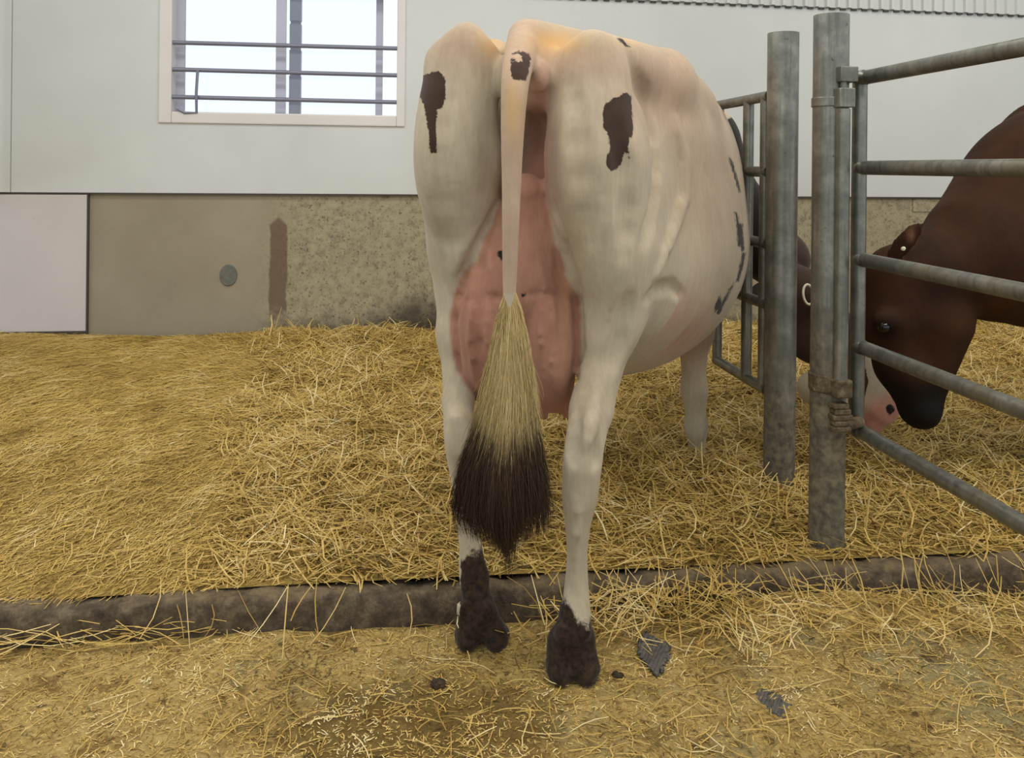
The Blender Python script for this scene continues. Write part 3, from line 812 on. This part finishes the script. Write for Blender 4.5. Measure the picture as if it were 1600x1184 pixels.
# right hock, cannon, fetlock
chain(v, [(924, 640, 1.97, 32), (914, 690, 1.91, 31), (909, 735, 1.90, 30), (906, 775, 1.90, 28), (903, 815, 1.90, 21), (902, 860, 1.90, 16.5), (901, 905, 1.90, 18), (900, 940, 1.89, 22), (897, 990, 1.88, 29)], 0.02)
v.add(pr((918, 665, 1.90, 18), (910, 725, 1.89, 22)), 0.02)
# claws: two per hoof
for (a, b) in (((735, 965, 2.00, 19), (730, 992, 1.985, 17)), ((762, 968, 1.995, 20), (776, 993, 1.985, 18)),
               ((878, 1000, 1.88, 23), (875, 1040, 1.86, 19)), ((910, 1005, 1.88, 22), (917, 1041, 1.86, 19))):
    v.add(pr(a, b), 0.018)
    D_ = b[2]; c_ = P(*b[:3])
    v.add(ell((c_[0], c_[1] + 0.02, 0.024), (R(b[3]+2, D_), 0.06, 0.026)), 0.015)
for q in ((722, 948, 1.985, 9), (760, 948, 1.98, 9), (877, 985, 1.85, 10), (914, 985, 1.85, 10)):
    v.add(pr(q, (q[0], q[1] + 8, q[2], q[3])), 0.01)      # dewclaws
# hoof heel notch
v.add(rc(P(897, 1030, 1.80), P(897, 1075, 1.82), 0.007, 0.010), 0.012, sub=True)
v.add(rc(P(753, 985, 1.92), P(753, 1020, 1.94), 0.006, 0.009), 0.012, sub=True)
# front legs
chain(v, [(1088, 400, 3.02, 50), (1086, 480, 3.00, 34), (1084, 550, 2.99, 22), (1085, 610, 2.98, 17.5), (1087, 645, 2.98, 16), (1089, 690, 2.98, 13), (1090, 730, 2.98, 16)], 0.04)
v.add(ell((P(1091, 735, 2.97)[0], 2.97, 0.10), (0.05, 0.07, 0.04)), 0.02)
chain(v, [(1000, 420, 3.02, 55), (960, 520, 2.92, 35), (930, 590, 2.86, 22), (922, 650, 2.84, 18), (918, 705, 2.84, 16), (916, 745, 2.84, 17)], 0.04)
# shoulders, chest, neck turned to the right round the gate's end, head
v.add(ell(B(1.30, 0.12, 1.18), (0.22, 0.12, 0.26), AX), 0.08)
v.add(ell(B(1.30, -0.12, 1.18), (0.22, 0.12, 0.26), AX), 0.08)
v.add(ell(B(1.45, 0.0, 0.92), (0.22, 0.20, 0.28), AX), 0.10)
NK = [np.array([0.735, 3.46, 1.235]), np.array([0.83, 3.56, 1.03]), np.array([0.99, 3.58, 0.90]), np.array([1.11, 3.45, 0.78])]
for a, b, ra, rb in ((NK[0], NK[1], .215, .20), (NK[1], NK[2], .20, .165), (NK[2], NK[3], .165, .125)): v.add(rc(a, b, ra, rb), 0.06)

def head(vol, poll, muzz, side, scale=1.0, k=0.03, ears=((1, 0), (-1, 0)), earlift=0.0):
    """bovine head between poll and muzzle; side = unit vector to the animal's left"""
    ax = muzz - poll; L_ = np.linalg.norm(ax); ax = ax/L_
    sd = side - ax*(side @ ax); sd /= np.linalg.norm(sd)
    fr_ = np.cross(sd, ax)            # towards the face front
    if fr_ @ FACE < 0: fr_ = -fr_
    H = lambda a, b, c: poll + ax*(a*L_) + sd*(b*scale) + fr_*(c*scale)
    vol.add(ell(H(0.16, 0, -0.035), (0.15*scale, 0.105*scale, 0.10*scale), [ax, sd, fr_]), k)
    vol.add(ell(H(0.30, 0, 0.005), (0.17*scale, 0.098*scale, 0.07*scale), [ax, sd, fr_]), k)
    for s_ in (1, -1):
        vol.add(ell(H(0.34, 0.055*s_, -0.10), (0.13*scale, 0.038*scale, 0.085*scale), [ax, sd, fr_]), k)
        vol.add(ell(H(0.30, 0.088*s_, 0.012), (0.045*scale, 0.022*scale, 0.03*scale), [ax, sd, fr_]), k*0.6)
    vol.add(rc(H(0.42, 0, -0.02), H(0.88, 0, -0.03), 0.080*scale, 0.058*scale), k)
    vol.add(rc(H(0.46, 0, -0.10), H(0.88, 0, -0.085), 0.055*scale, 0.038*scale), k)
    vol.add(ell(H(0.925, 0, -0.035), (0.055*scale, 0.078*scale, 0.062*scale), [ax, sd, fr_]), k*0.7)
    vol.add(ell(H(0.95, 0, -0.085), (0.045*scale, 0.055*scale, 0.035*scale), [ax, sd, fr_]), k*0.6)
    for s_ in (1, -1):
        vol.add(ell(H(0.985, 0.042*s_, -0.005), (0.016*scale, 0.012*scale, 0.020*scale), [ax, sd, fr_]), 0.008, sub=True)
        a = H(0.10, 0.09*s_, -0.05); b = H(0.02, 0.155*s_, -0.09 + earlift); c = H(0.0, 0.22*s_, -0.13 + earlift)
        vol.add(ell((a + c)/2, (np.linalg.norm(c - a)/2 + 0.02, 0.042*scale, 0.017*scale), [c - a, ax, np.cross(c - a, ax)]), 0.015)
        vol.add(ell((a + c)/2 + fr_*0.018 + ax*0.004, (np.linalg.norm(c - a)/2 - 0.005, 0.026*scale, 0.012*scale), [c - a, ax, np.cross(c - a, ax)]), 0.008, sub=True)
    return H
FACE = np.array([0.6, -0.7, 0.5])
pollA = P(1245, 425, 3.28); muzA = P(1402, 652, 2.98)
v.add(pr((1272, 606, 3.12, 26), (1345, 635, 3.06, 28)), 0.03)
H1 = head(v, pollA, muzA, np.array([0.45, 0.85, 0.0]), 1.0)
v.add(ell(P(1392, 641, 2.915), (0.012, 0.03, 0.016)), 0.01, sub=True)
# crease between the thighs
v.add(rc(P(838, 150, 1.90), P(842, 330, 1.93), R(14, 1.9), R(20, 1.93)), 0.05, sub=True)
v.add(rc(P(776, 120, 1.96), P(775, 300, 1.99), R(6, 1.96), R(12, 2.0)), 0.05, sub=True)
# hollows: in front of the hook bone, beside the tail head, flank fold
v.add(ell(P(772, 40, 2.12), (0.03, 0.10, 0.045)), 0.05, sub=True)
# vulva and anus folds under the tail
v.add(ell(P(842, 118, 1.93), (R(15, 1.93), 0.03, R(26, 1.93))), 0.02)
v.add(rc(P(843, 105, 1.885), P(843, 138, 1.885), 0.003, 0.003), 0.012, sub=True)
# udder
UD = [ell(P(820, 430, 2.13), (R(78, 2.13), 0.16, R(110, 2.13))),
      ell(P(766, 505, 2.11), (R(56, 2.11), 0.13, R(112, 2.11))),
      ell(P(858, 515, 2.09), (R(49, 2.09), 0.13, R(122, 2.09))),
      rc(P(826, 360, 2.08), P(822, 300, 2.04), R(55, 2.08), R(30, 2.04)),
      ell(P(865, 600, 2.09), (R(32, 2.09), 0.07, R(44, 2.09))),
      ell(P(748, 560, 2.12), (R(27, 2.12), 0.07, R(52, 2.12))),
      rc(P(886, 625, 2.07), P(884, 648, 2.07), R(8, 2.07), R(6, 2.07)),
      rc(P(746, 600, 2.12), P(746, 622, 2.12), R(9, 2.12), R(6, 2.12)),
      rc(P(850, 630, 2.14), P(850, 650, 2.14), R(9, 2.12), R(7, 2.12))]
for i, u_ in enumerate(UD): v.add(u_, (0.014 if i < 6 else 0.012) if i != 3 else 0.03)
v.add(rc(P(812, 470, 1.92), P(815, 640, 1.95), 0.010, 0.018), 0.05, sub=True)
# folds round the udder, its wrinkles and veins
v.crease([(776, 322), (752, 372), (724, 430), (711, 500), (718, 580)], 0.012, 0.012, 0.012)
v.crease([(866, 318), (886, 385), (902, 450), (906, 540), (897, 605)], 0.012, 0.012, 0.012)
v.crease([(728, 470), (755, 462), (785, 466)], 0.006, 0.004, 0.010)
v.crease([(822, 462), (860, 456), (896, 468)], 0.006, 0.004, 0.010)
v.crease([(750, 400), (744, 470), (752, 560)], 0.010, 0.005, 0.016)
v.crease([(873, 400), (880, 480), (872, 580)], 0.010, 0.005, 0.016)
for q in ([(762, 390), (768, 450), (760, 520), (768, 590)], [(842, 390), (850, 450), (843, 520), (850, 590)], [(862, 470), (866, 530), (858, 600)], [(738, 470), (733, 530), (742, 590)]):
    v.crease(q, 0.005, 0.0035, 0.010, raise_=True)
# muscle lines of thigh, flank and belly
v.crease([(1003, 120), (1018, 180), (1034, 245), (1030, 310), (1016, 380)], 0.030, 0.003, 0.022)
v.crease([(1052, 190), (1066, 250), (1066, 310), (1046, 370), (1022, 430)], 0.014, 0.004, 0.022, raise_=True)
v.crease([(1012, 470), (1028, 452), (1052, 448), (1068, 462)], 0.016, 0.006, 0.016)
v.crease([(975, 200), (985, 260), (988, 330), (985, 400)], 0.030, 0.003, 0.025)
v.crease([(890, 130), (905, 220), (912, 300), (916, 380)], 0.030, 0.003, 0.025)
v.crease([(700, 130), (690, 220), (695, 320), (700, 400)], 0.026, 0.003, 0.022)
# hocks and tendons
v.crease([(934, 600), (926, 650), (916, 700)], 0.012, 0.006, 0.016, raise_=True)
v.crease([(900, 640), (892, 690), (893, 720)], 0.014, 0.006, 0.02)
v.crease([(936, 690), (932, 730)], 0.010, 0.005, 0.016)
v.crease([(900, 780), (900, 850), (900, 920)], 0.008, 0.005, 0.012, raise_=True)
v.crease([(984, 470), (975, 520), (962, 570)], 0.016, 0.006, 0.03)
# tail
TAIL = [(818, 56, 2.03, 24), (812, 88, 1.92, 25), (805, 130, 1.84, 22), (801, 200, 1.82, 18.5), (799, 300, 1.82, 15), (797, 400, 1.82, 12.5), (796, 470, 1.82, 10), (795, 540, 1.82, 8), (790, 660, 1.82, 6), (788, 760, 1.82, 4)]
chain(v, TAIL, 0.012)
V, Q = v.mesh()
px, py = proj(V); D_ = V[:, 1]
def near_prims(V, prims):
    d = np.full(len(V), 9.0)
    for p_ in prims: d = np.minimum(d, p_[0](V.astype(np.float32)))
    return d
taild = near_prims(V, [pr(a, b) for a, b in zip(TAIL, TAIL[1:])])
ud = near_prims(V, UD)
udder = 1 - sstep(ud, 0.006, 0.016); udder *= (taild > 0.01)
# pinker skin between the legs, along the flank, rump tops
rear = D_ < 2.3
def blob(cx, cy, rx_, ry_): return np.exp(-((px-cx)/rx_)**2 - ((py-cy)/ry_)**2)
pink = 0.9*blob(840, 200, 24, 140)*rear + 0.6*blob(820, 320, 45, 60)*rear + 0.35*blob(1040, 150, 80, 70) + 0.55*blob(1045, 485, 45, 45)*(D_ > 2.2) + 0.25*blob(900, 90, 50, 40) + 0.4*blob(1050, 530, 90, 60)*(D_ > 2.3) + 0.25*blob(1110, 300, 60, 110)
pink += 0.35*blob(720, 70, 60, 40) + 0.18*blob(1000, 90, 100, 40)
pink = np.where(taild < 0.012, 0.35*(py < 460), pink)
pink += sstep(((V - pollA) @ (muzA - pollA))/np.linalg.norm(muzA - pollA)**2, 0.80, 0.93) * (px > 1275) * (D_ > 2.9)
pink = np.clip(pink, 0, 1)
yellow = np.clip(0.8*blob(870, 65, 38, 18) + 0.5*blob(770, 70, 20, 20) + 0.45*blob(802, 170, 16, 50)*(taild < .012) + 0.35*blob(985, 60, 30, 14) + 0.12*blob(900, 420, 30, 200)*rear, 0, 1)
mm = 1.95/F
patch = np.full(len(V), 0.2)
PL = [(668,115),(683,110),(695,122),(697,150),(690,172),(684,168),(682,180),(682,239),(672,239),(669,200),(662,165),(655,150),(655,120)]
PR_ = [(946,162),(962,152),(978,144),(986,150),(988,175),(989,205),(982,222),(984,250),(976,238),(970,258),(957,268),(949,262),(946,248),(953,232),(951,212),(943,200),(942,175)]
for poly in (PL, PR_, [(800,84),(812,79),(829,84),(828,104),(822,126),(800,124),(797,104)]):
    patch = np.where(D_ < 2.2, np.minimum(patch, poly_sd(px, py, poly)*mm), patch)
# the light spot within the mark on the tail
patch = np.where(D_ < 2.0, np.maximum(patch, -poly_sd(px, py, [(802,84),(811,83),(817,95),(813,98),(803,92)])*mm), patch)
# brown face with white blaze, white lower jaw
tt = ((V - pollA) @ (muzA - pollA))/np.linalg.norm(muzA - pollA)**2
hd = (V[:, 0] > 0.98) & (D_ > 2.85)
hl = V - pollA; lat = hl @ (lambda s_: s_/np.linalg.norm(s_))(np.array([0.45, 0.85, 0.0]))
white_face = sstep(tt, 0.62, 0.66)
blaze = np.where(tt > 0.15, 0.035 + 0.03*sstep(tt, 0.2, 0.7) - np.abs(lat - 0.02), -0.1)
blaze = np.maximum(blaze, -poly_sd(px, py, [(1200, 565), (1262, 568), (1300, 620), (1350, 700), (1200, 700)])*(3.0/F))
face_sd = np.maximum(np.maximum(-0.2 + 0*tt, (tt - 0.60)*0.5), blaze)
patch = np.where(hd, np.minimum(patch, face_sd), patch)
patch = np.where(hd, np.minimum(patch, poly_sd(px, py, [(1325,540),(1350,566),(1357,595),(1352,615),(1340,640),(1325,640)])*(3.0/F)), patch)
black = np.full(len(V), 0.2)
black = np.where(hd, np.minimum(black, (np.hypot((px-1391)*1.2, py-640) - 8)*(2.95/F)), black)
far = D_ > 2.62
sh = poly_sd(px, py, [(1112,172),(1128,190),(1146,182),(1300,100),(1300,640),(1225,600),(1100,500),(1168,480),(1168,330),(1142,255)])*(3.0/F)
black = np.where((D_ > 3.0) & (V[:, 0] < 1.04) & (V[:, 2] > 0.5), np.minimum(black, sh), black)
for poly in ([(1138,245),(1144,250),(1158,300),(1154,300)], [(1148,330),(1153,335),(1160,380),(1154,385)], [(1152,350),(1160,350),(1163,392),(1158,392)], [(1116,470),(1126,460),(1128,478),(1118,488)],
             [(1160,395),(1166,395),(1155,440),(1150,440)], [(1140,450),(1148,440),(1125,490),(1118,490)]):
    black = np.where((D_ > 2.4), np.minimum(black, poly_sd(px, py, poly)*(2.7/F)), black)
black = np.where((D_ < 3.0), np.minimum(black, poly_sd(px, py, [(963,58),(970,60),(986,74),(978,74)])*(2.7/F)), black)
for (cx_, cy_, r_) in ((784, 398, 7), (817, 462, 4)): black = np.where((D_ < 2.2) & (taild > .01), np.minimum(black, (np.hypot(px-cx_, py-cy_) - r_)*mm), black)
hz = V[:, 2]
legR = (px > 845) & (D_ < 2.1); legL = (px <= 845) & (D_ < 2.2)
dirt = np.where(legR, 1.15*sstep(hz, 0.21, 0.06) + 0.40*sstep(hz, 0.42, 0.14)*sstep(px, 905, 885), 0) + np.where(legL, 1.15*sstep(hz, 0.27, 0.10) + 0.35*sstep(hz, 0.5, 0.2)*sstep(px, 715, 735), 0)
dirt = np.where((px < 720) & legL & (hz > 0.08), dirt*0.3, dirt)
dirt += 0.30*blob(860, 240, 10, 60)*(D_ < 2.2) + 0.3*np.where((D_ > 2.7) & (hz < 0.25) & (V[:, 0] < 1.0), 1, 0)
rough_ = sum(np.sin(V @ (q*60) + i_) for i_, q in enumerate(rng.normal(size=(12, 3))))/3.5
V = V + (rough_*0.0035*sstep(dirt, 0.45, 0.9)*(hz > 0.01))[:, None]*np.array([0.7, -0.6, 0.2])
me = np_mesh('cow_body', W(V), Q, {'pink': pink, 'udder': udder, 'yellow': yellow, 'patch': patch, 'black': black, 'dirt': dirt})
cow = empty('cow', tuple(W(np.array([0.35, 2.5, 0.0])))); tag(cow, 'cream white dairy cow with small brown patches, seen from behind with full pink udder', 'cow')
link_mesh('body', me, M_HIDE, cow)
# eye and ear ring of its turned head
def ball(name, c, r, mat, parent):
    bm = bmesh.new(); bmesh.ops.create_uvsphere(bm, u_segments=20, v_segments=12, radius=r, matrix=Matrix.Translation(Vector(W(c)))); return bm_obj(name, bm, mat, parent, smooth=True)
ball('eye', H1(0.30, -0.095, 0.012), 0.020, M_EYE, cow); ball('eye', H1(0.30, 0.095, 0.012), 0.020, M_EYE, cow)
rcx = PW(1263, 460, 3.10)
bm = bmesh.new()
rg = [rcx + Vector((0.020*math.cos(a), 0.008*math.sin(a), 0.036*math.sin(a))) for a in np.linspace(0, 2*math.pi, 25)]
path_tube(bm, rg, 0.0045, 8); bm_obj('ear_tag', bm, M_TAG, cow, smooth=True)

# tail switch: strands of hair gathered round the tail
n = 17000; K = 9
ys = np.array([440, 500, 600, 680, 740, 800, 840, 870, 905.]); hw = np.array([9, 20, 35, 48, 62, 70, 64, 40, 16.]); cc = np.array([797, 797, 796, 789, 784, 783, 786, 790, 792.])
y0 = rng.uniform(448, 740, n); ln = rng.uniform(110, 210, n); y1 = y0 + ln
lim = 868 - 95*rng.random(n)**1.2
u_ = np.clip(rng.normal(0, 0.6, n), -1.05, 1.05)*rng.uniform(.85, 1.05, n); w_ = rng.uniform(-1, 1, n)
lim = lim + 70*np.exp(-((u_ - 0.1)/0.16)**2)*rng.random(n) - 30*np.abs(u_); y1 = np.minimum(y1, lim); y0 = np.minimum(y0, y1 - 60)
tk = np.linspace(0, 1, K)[None]
Y = y0[:, None] + (y1 - y0)[:, None]*tk
root = np.clip(tk*2.2 + 0.5, 0, 1)
cl = np.round(u_*9)/9      # strands gather into locks
ue = u_[:, None]*(1 - 0.10*tk**2) + cl[:, None]*0.10*tk**2
X = np.interp(Y, ys, cc) + ue*np.interp(Y, ys, hw)*root + (rng.normal(0, 5, n)[:, None]*np.sin(Y/28 + rng.uniform(0, 6, n)[:, None]) + rng.normal(0, 5, n)[:, None]*tk)*tk
dep = 1.815 - w_[:, None]*np.interp(Y, ys, hw)/F*1.8*0.42*root*np.sqrt(np.clip(1 - u_[:, None]**2*0.8, 0.1, 1))
pt = np.stack([(X - CX + ROLL*(Y - HOR))/F*dep, dep, EYE - ((Y - HOR) - ROLL*(X - CX))/F*dep], -1)
rad = 0.0009*(1.1 - 0.85*tk)*rng.uniform(0.7, 1.3, n)[:, None]
Vh = np.zeros((n, K, 3, 3))
for j in range(3):
    a = 2*math.pi*j/3
    Vh[:, :, j] = pt + rad[..., None]*np.array([math.cos(a), math.sin(a), 0])
b_ = (np.arange(n)[:, None]*K + np.arange(K-1)[None]).reshape(-1)*3
Qh = np.concatenate([np.stack([b_+j, b_+(j+1) % 3, b_+3+(j+1) % 3, b_+3+j], 1) for j in range(3)])
tint = np.repeat(np.clip(rng.normal(0.5, 0.2, n), 0, 1), K*3)
edge_n = rng.normal(0, 14, n)
dk = sstep(Y + edge_n[:, None] + 38*np.abs(u_[:, None]), 675, 735)
me = np_mesh('switch', W(Vh.reshape(-1, 3)), Qh, {'tint': tint, 'dark': np.repeat(dk.reshape(-1), 3)})
o = link_mesh('tail_switch', me, M_SWITCH, cow); o['label'] = 'cream tail switch turning dark brown at the tip'

# ------------------------------------------------------------------ the brown cow behind the near gate
v = Vol((1.05, 2.18, -0.02), (4.3, 3.6, 1.62), 0.0115)
DB = 2.70
def b2(*a): v.add(pr(*a), 0.05)
def cir(px, py, r, D=DB): return (px, py, D, r)
chain(v, [cir(1446, 425, 58), cir(1520, 405, 84, 2.74), cir(1610, 372, 138, 2.80), cir(1700, 330, 190, 2.86)], 0.05)
FACE = np.array([-0.9, -0.25, -0.2])
HB = [((1402, 430), 48, (1392, 500), 44), ((1392, 500), 44, (1408, 570), 38), ((1408, 570), 38, (1433, 632), 28)]
for (a, ra, b, rb) in HB: v.add(rc(P(a[0], a[1], DB), P(b[0], b[1], DB), R(ra, DB), R(rb, DB)), 0.03)
v.add(ell(P(1440, 480, DB), (R(72, DB), 0.105, R(58, DB))), 0.04)                   # cheek
v.add(rc(P(1462, 508, DB), P(1446, 615, DB), R(54, DB), R(28, DB)), 0.04)
v.add(rc(P(1665, 430, 2.85), P(1680, 540, 2.85), R(80, DB), R(60, DB)), 0.05)            # lower jaw
v.add(ell(P(1385, 500, DB - 0.085), (R(22, DB), 0.025, R(16, DB))), 0.02)            # brow
v.add(ell(P(1385, 500, DB + 0.085), (R(22, DB), 0.025, R(16, DB))), 0.02)
v.add(ell(P(1437, 640, DB), (R(29, DB), 0.080, R(29, DB))), 0.02)                    # muzzle
v.add(ell(P(1414, 648, DB - 0.065), (R(7, DB), 0.015, R(5, DB))), 0.008, sub=True)
v.add(rc(P(1440, 660, DB - 0.09), P(1462, 632, DB - 0.085), 0.004, 0.004), 0.012, sub=True)
for sg in (-1, 1):                                                                   # ears
    a = P(1394, 402, DB + 0.08*sg); b = P(1432, 356, DB + 0.12*sg)
    v.add(ell((a + b)/2, (np.linalg.norm(b - a)/2 + .022, 0.030, 0.014), [b - a, np.cross(b - a, (0, 1.0, 0)), np.cross(b - a, np.cross(b - a, (0, 1.0, 0)))]), 0.012)
# trunk, beyond the picture's right edge
BX = lambda x, y, z: np.array([x, y, z])
v.add(ell(BX(2.15, 2.90, 0.98), (0.42, 0.26, 0.42)), 0.1)
v.add(ell(BX(2.85, 2.92, 0.96), (0.95, 0.36, 0.40)), 0.15)
v.add(ell(BX(2.55, 2.92, 1.08), (0.75, 0.25, 0.35)), 0.12)
v.add(ell(BX(3.45, 2.92, 1.08), (0.60, 0.29, 0.37)), 0.15)
for (x, y) in ((2.12, 2.74), (2.22, 3.08)):
    for a, b, ra, rb in (((x, y, .75), (x, y, .5), .09, .06), ((x, y, .5), (x+.02, y, .15), .052, .035), ((x+.02, y, .15), (x, y, .06), .045, .055)): v.add(rc(a, b, ra, rb), 0.03)
for (x, y) in ((3.72, 2.74), (3.82, 3.08)):
    for a, b, ra, rb in (((x-.1, y, .85), (x, y, .55), .14, .07), ((x, y, .55), (x+.02, y, .15), .055, .035), ((x+.02, y, .15), (x, y, .06), .045, .055)): v.add(rc(a, b, ra, rb), 0.03)
v.add(rc((4.0, 2.92, 1.3), (4.05, 2.92, .7), .03, .02), 0.02)
V, Q = v.mesh(); px, py = proj(V)
dark = poly_sd(px, py, [(1355,545),(1400,590),(1430,600),(1460,590),(1490,600),(1480,690),(1390,690)])*(DB/F)
dark = np.minimum(dark, (np.hypot(px - 1385, (py - 515)) - 14)*(DB/F))
z0 = np.zeros(len(V))
me = np_mesh('brown_cow', W(V), Q, {'pink': z0, 'udder': 0.5*blob(1425, 366, 5, 12)*(V[:, 1] < 2.7) if False else 0.5*np.exp(-((px-1423)/6)**2-((py-368)/10)**2), 'yellow': z0, 'patch': np.where(V[:, 0] < 1.6, dark, .3), 'black': z0 + .3, 'dirt': z0})
bc = empty('cow', tuple(W(np.array([2.6, 2.9, 0.0])))); tag(bc, 'dark brown cow lowering its head to the straw behind the near gate', 'cow')
link_mesh('body', me, M_BROWN, bc)
ball('eye', P(1381, 511, DB - 0.098), 0.019, M_EYE, bc); ball('eye', P(1381, 511, DB + 0.098), 0.019, M_EYE, bc)
ball('ear_tag', P(1411, 388, DB - 0.105), 0.008, M_TAG, bc)

# ------------------------------------------------------------------ bits lying about
def clod(px_, py_, z, rx_, rz_, name, mat, label, cat, seed):
    c = on_level(px_, py_, z); r_ = np.random.default_rng(seed)
    bm = bmesh.new(); bmesh.ops.create_icosphere(bm, subdivisions=4, radius=1.0)
    a, f, p = waves(seed, 16, 2, 7); d2 = r_.normal(size=(16, 3))
    for q in bm.verts:
        s_ = sum(math.sin(f[i]*(q.co.x*d2[i][0] + q.co.y*d2[i][1] + q.co.z*d2[i][2]) + p[i]) for i in range(16))/16
        q.co = q.co*(1 + 0.55*s_); q.co = Vector((q.co.x*rx_, q.co.y*rx_*0.8, q.co.z*rz_)) + Vector((c.x, c.y, z + rz_*0.55))
    tag(bm_obj(name, bm, mat, smooth=True), label, cat)
clod(405, 608, 0.15, 0.022, 0.013, 'manure_lump', M_CLOD, 'small dark lump lying on the fine straw, far left of the cream cow', 'manure lump', 11)
clod(684, 1072, 0.008, 0.017, 0.010, 'manure_lump', M_CLOD, 'small dark lump on the litter in front of the left hind hoof', 'manure lump', 12)
clod(965, 1058, 0.008, 0.014, 0.008, 'manure_lump', M_CLOD, 'tiny black lump on the litter right beside the right hind hoof', 'manure lump', 13)
clod(1143, 1013, 0.008, 0.030, 0.010, 'manure_lump', M_CLOD, 'flat dark lump on the litter to the right of the grooved patch', 'manure lump', 14)
# grooved mat showing through the litter
def mat_patch(outline, lift, label):
    o_ = np.array(outline, float); x0_, y0_ = o_.min(0) - 4; x1_, y1_ = o_.max(0) + 4
    na_, nb_ = 70, 60
    GX, GY = np.meshgrid(np.linspace(x0_, x1_, na_), np.linspace(y0_, y1_, nb_), indexing='ij'); sd = poly_sd(GX, GY, outline)
    Vm = np.array([list(on_level(a, b, 0.0)) for a, b in zip(GX.ravel(), GY.ravel())])
    Vm[:, 2] = lift + 0.003*np.sin((GX*0.95 + GY*0.45).ravel()) + lit_h(Vm[:, 0], Vm[:, 1])*0.8
    i = (np.arange(na_-1)[:, None]*nb_ + np.arange(nb_-1)[None]).ravel(); Qm = np.stack([i, i+nb_, i+nb_+1, i+1], 1)
    rag = 3.0*np.sin(GX*0.9 + 1.3*np.sin(GY*0.7)) * np.sin(GY*1.1 + GX*0.4)
    Qm = Qm[((sd + rag).ravel()[Qm] < 0.5).all(1)]
    used = np.unique(Qm); mp = np.full(len(Vm), -1); mp[used] = np.arange(len(used))
    o = link_mesh('floor_mat', np_mesh('mat', Vm[used], mp[Qm]), M_MAT); m = o.modifiers.new('s', 'SOLIDIFY'); m.thickness = 0.006
    tag(o, label, 'mat')
mat_patch([(995, 1018), (1010, 1010), (1030, 1020), (1046, 1024), (1044, 1044), (1034, 1064), (1024, 1070), (1008, 1052), (998, 1036)], 0.007, 'dark grey grooved patch of floor mat showing through litter close to the right hind hoof')
mat_patch([(1178, 1090), (1196, 1085), (1216, 1094), (1234, 1112), (1222, 1124), (1204, 1116), (1190, 1104)], -0.0035, 'faint grey patch of floor mat under litter, the one farther right from the hooves')
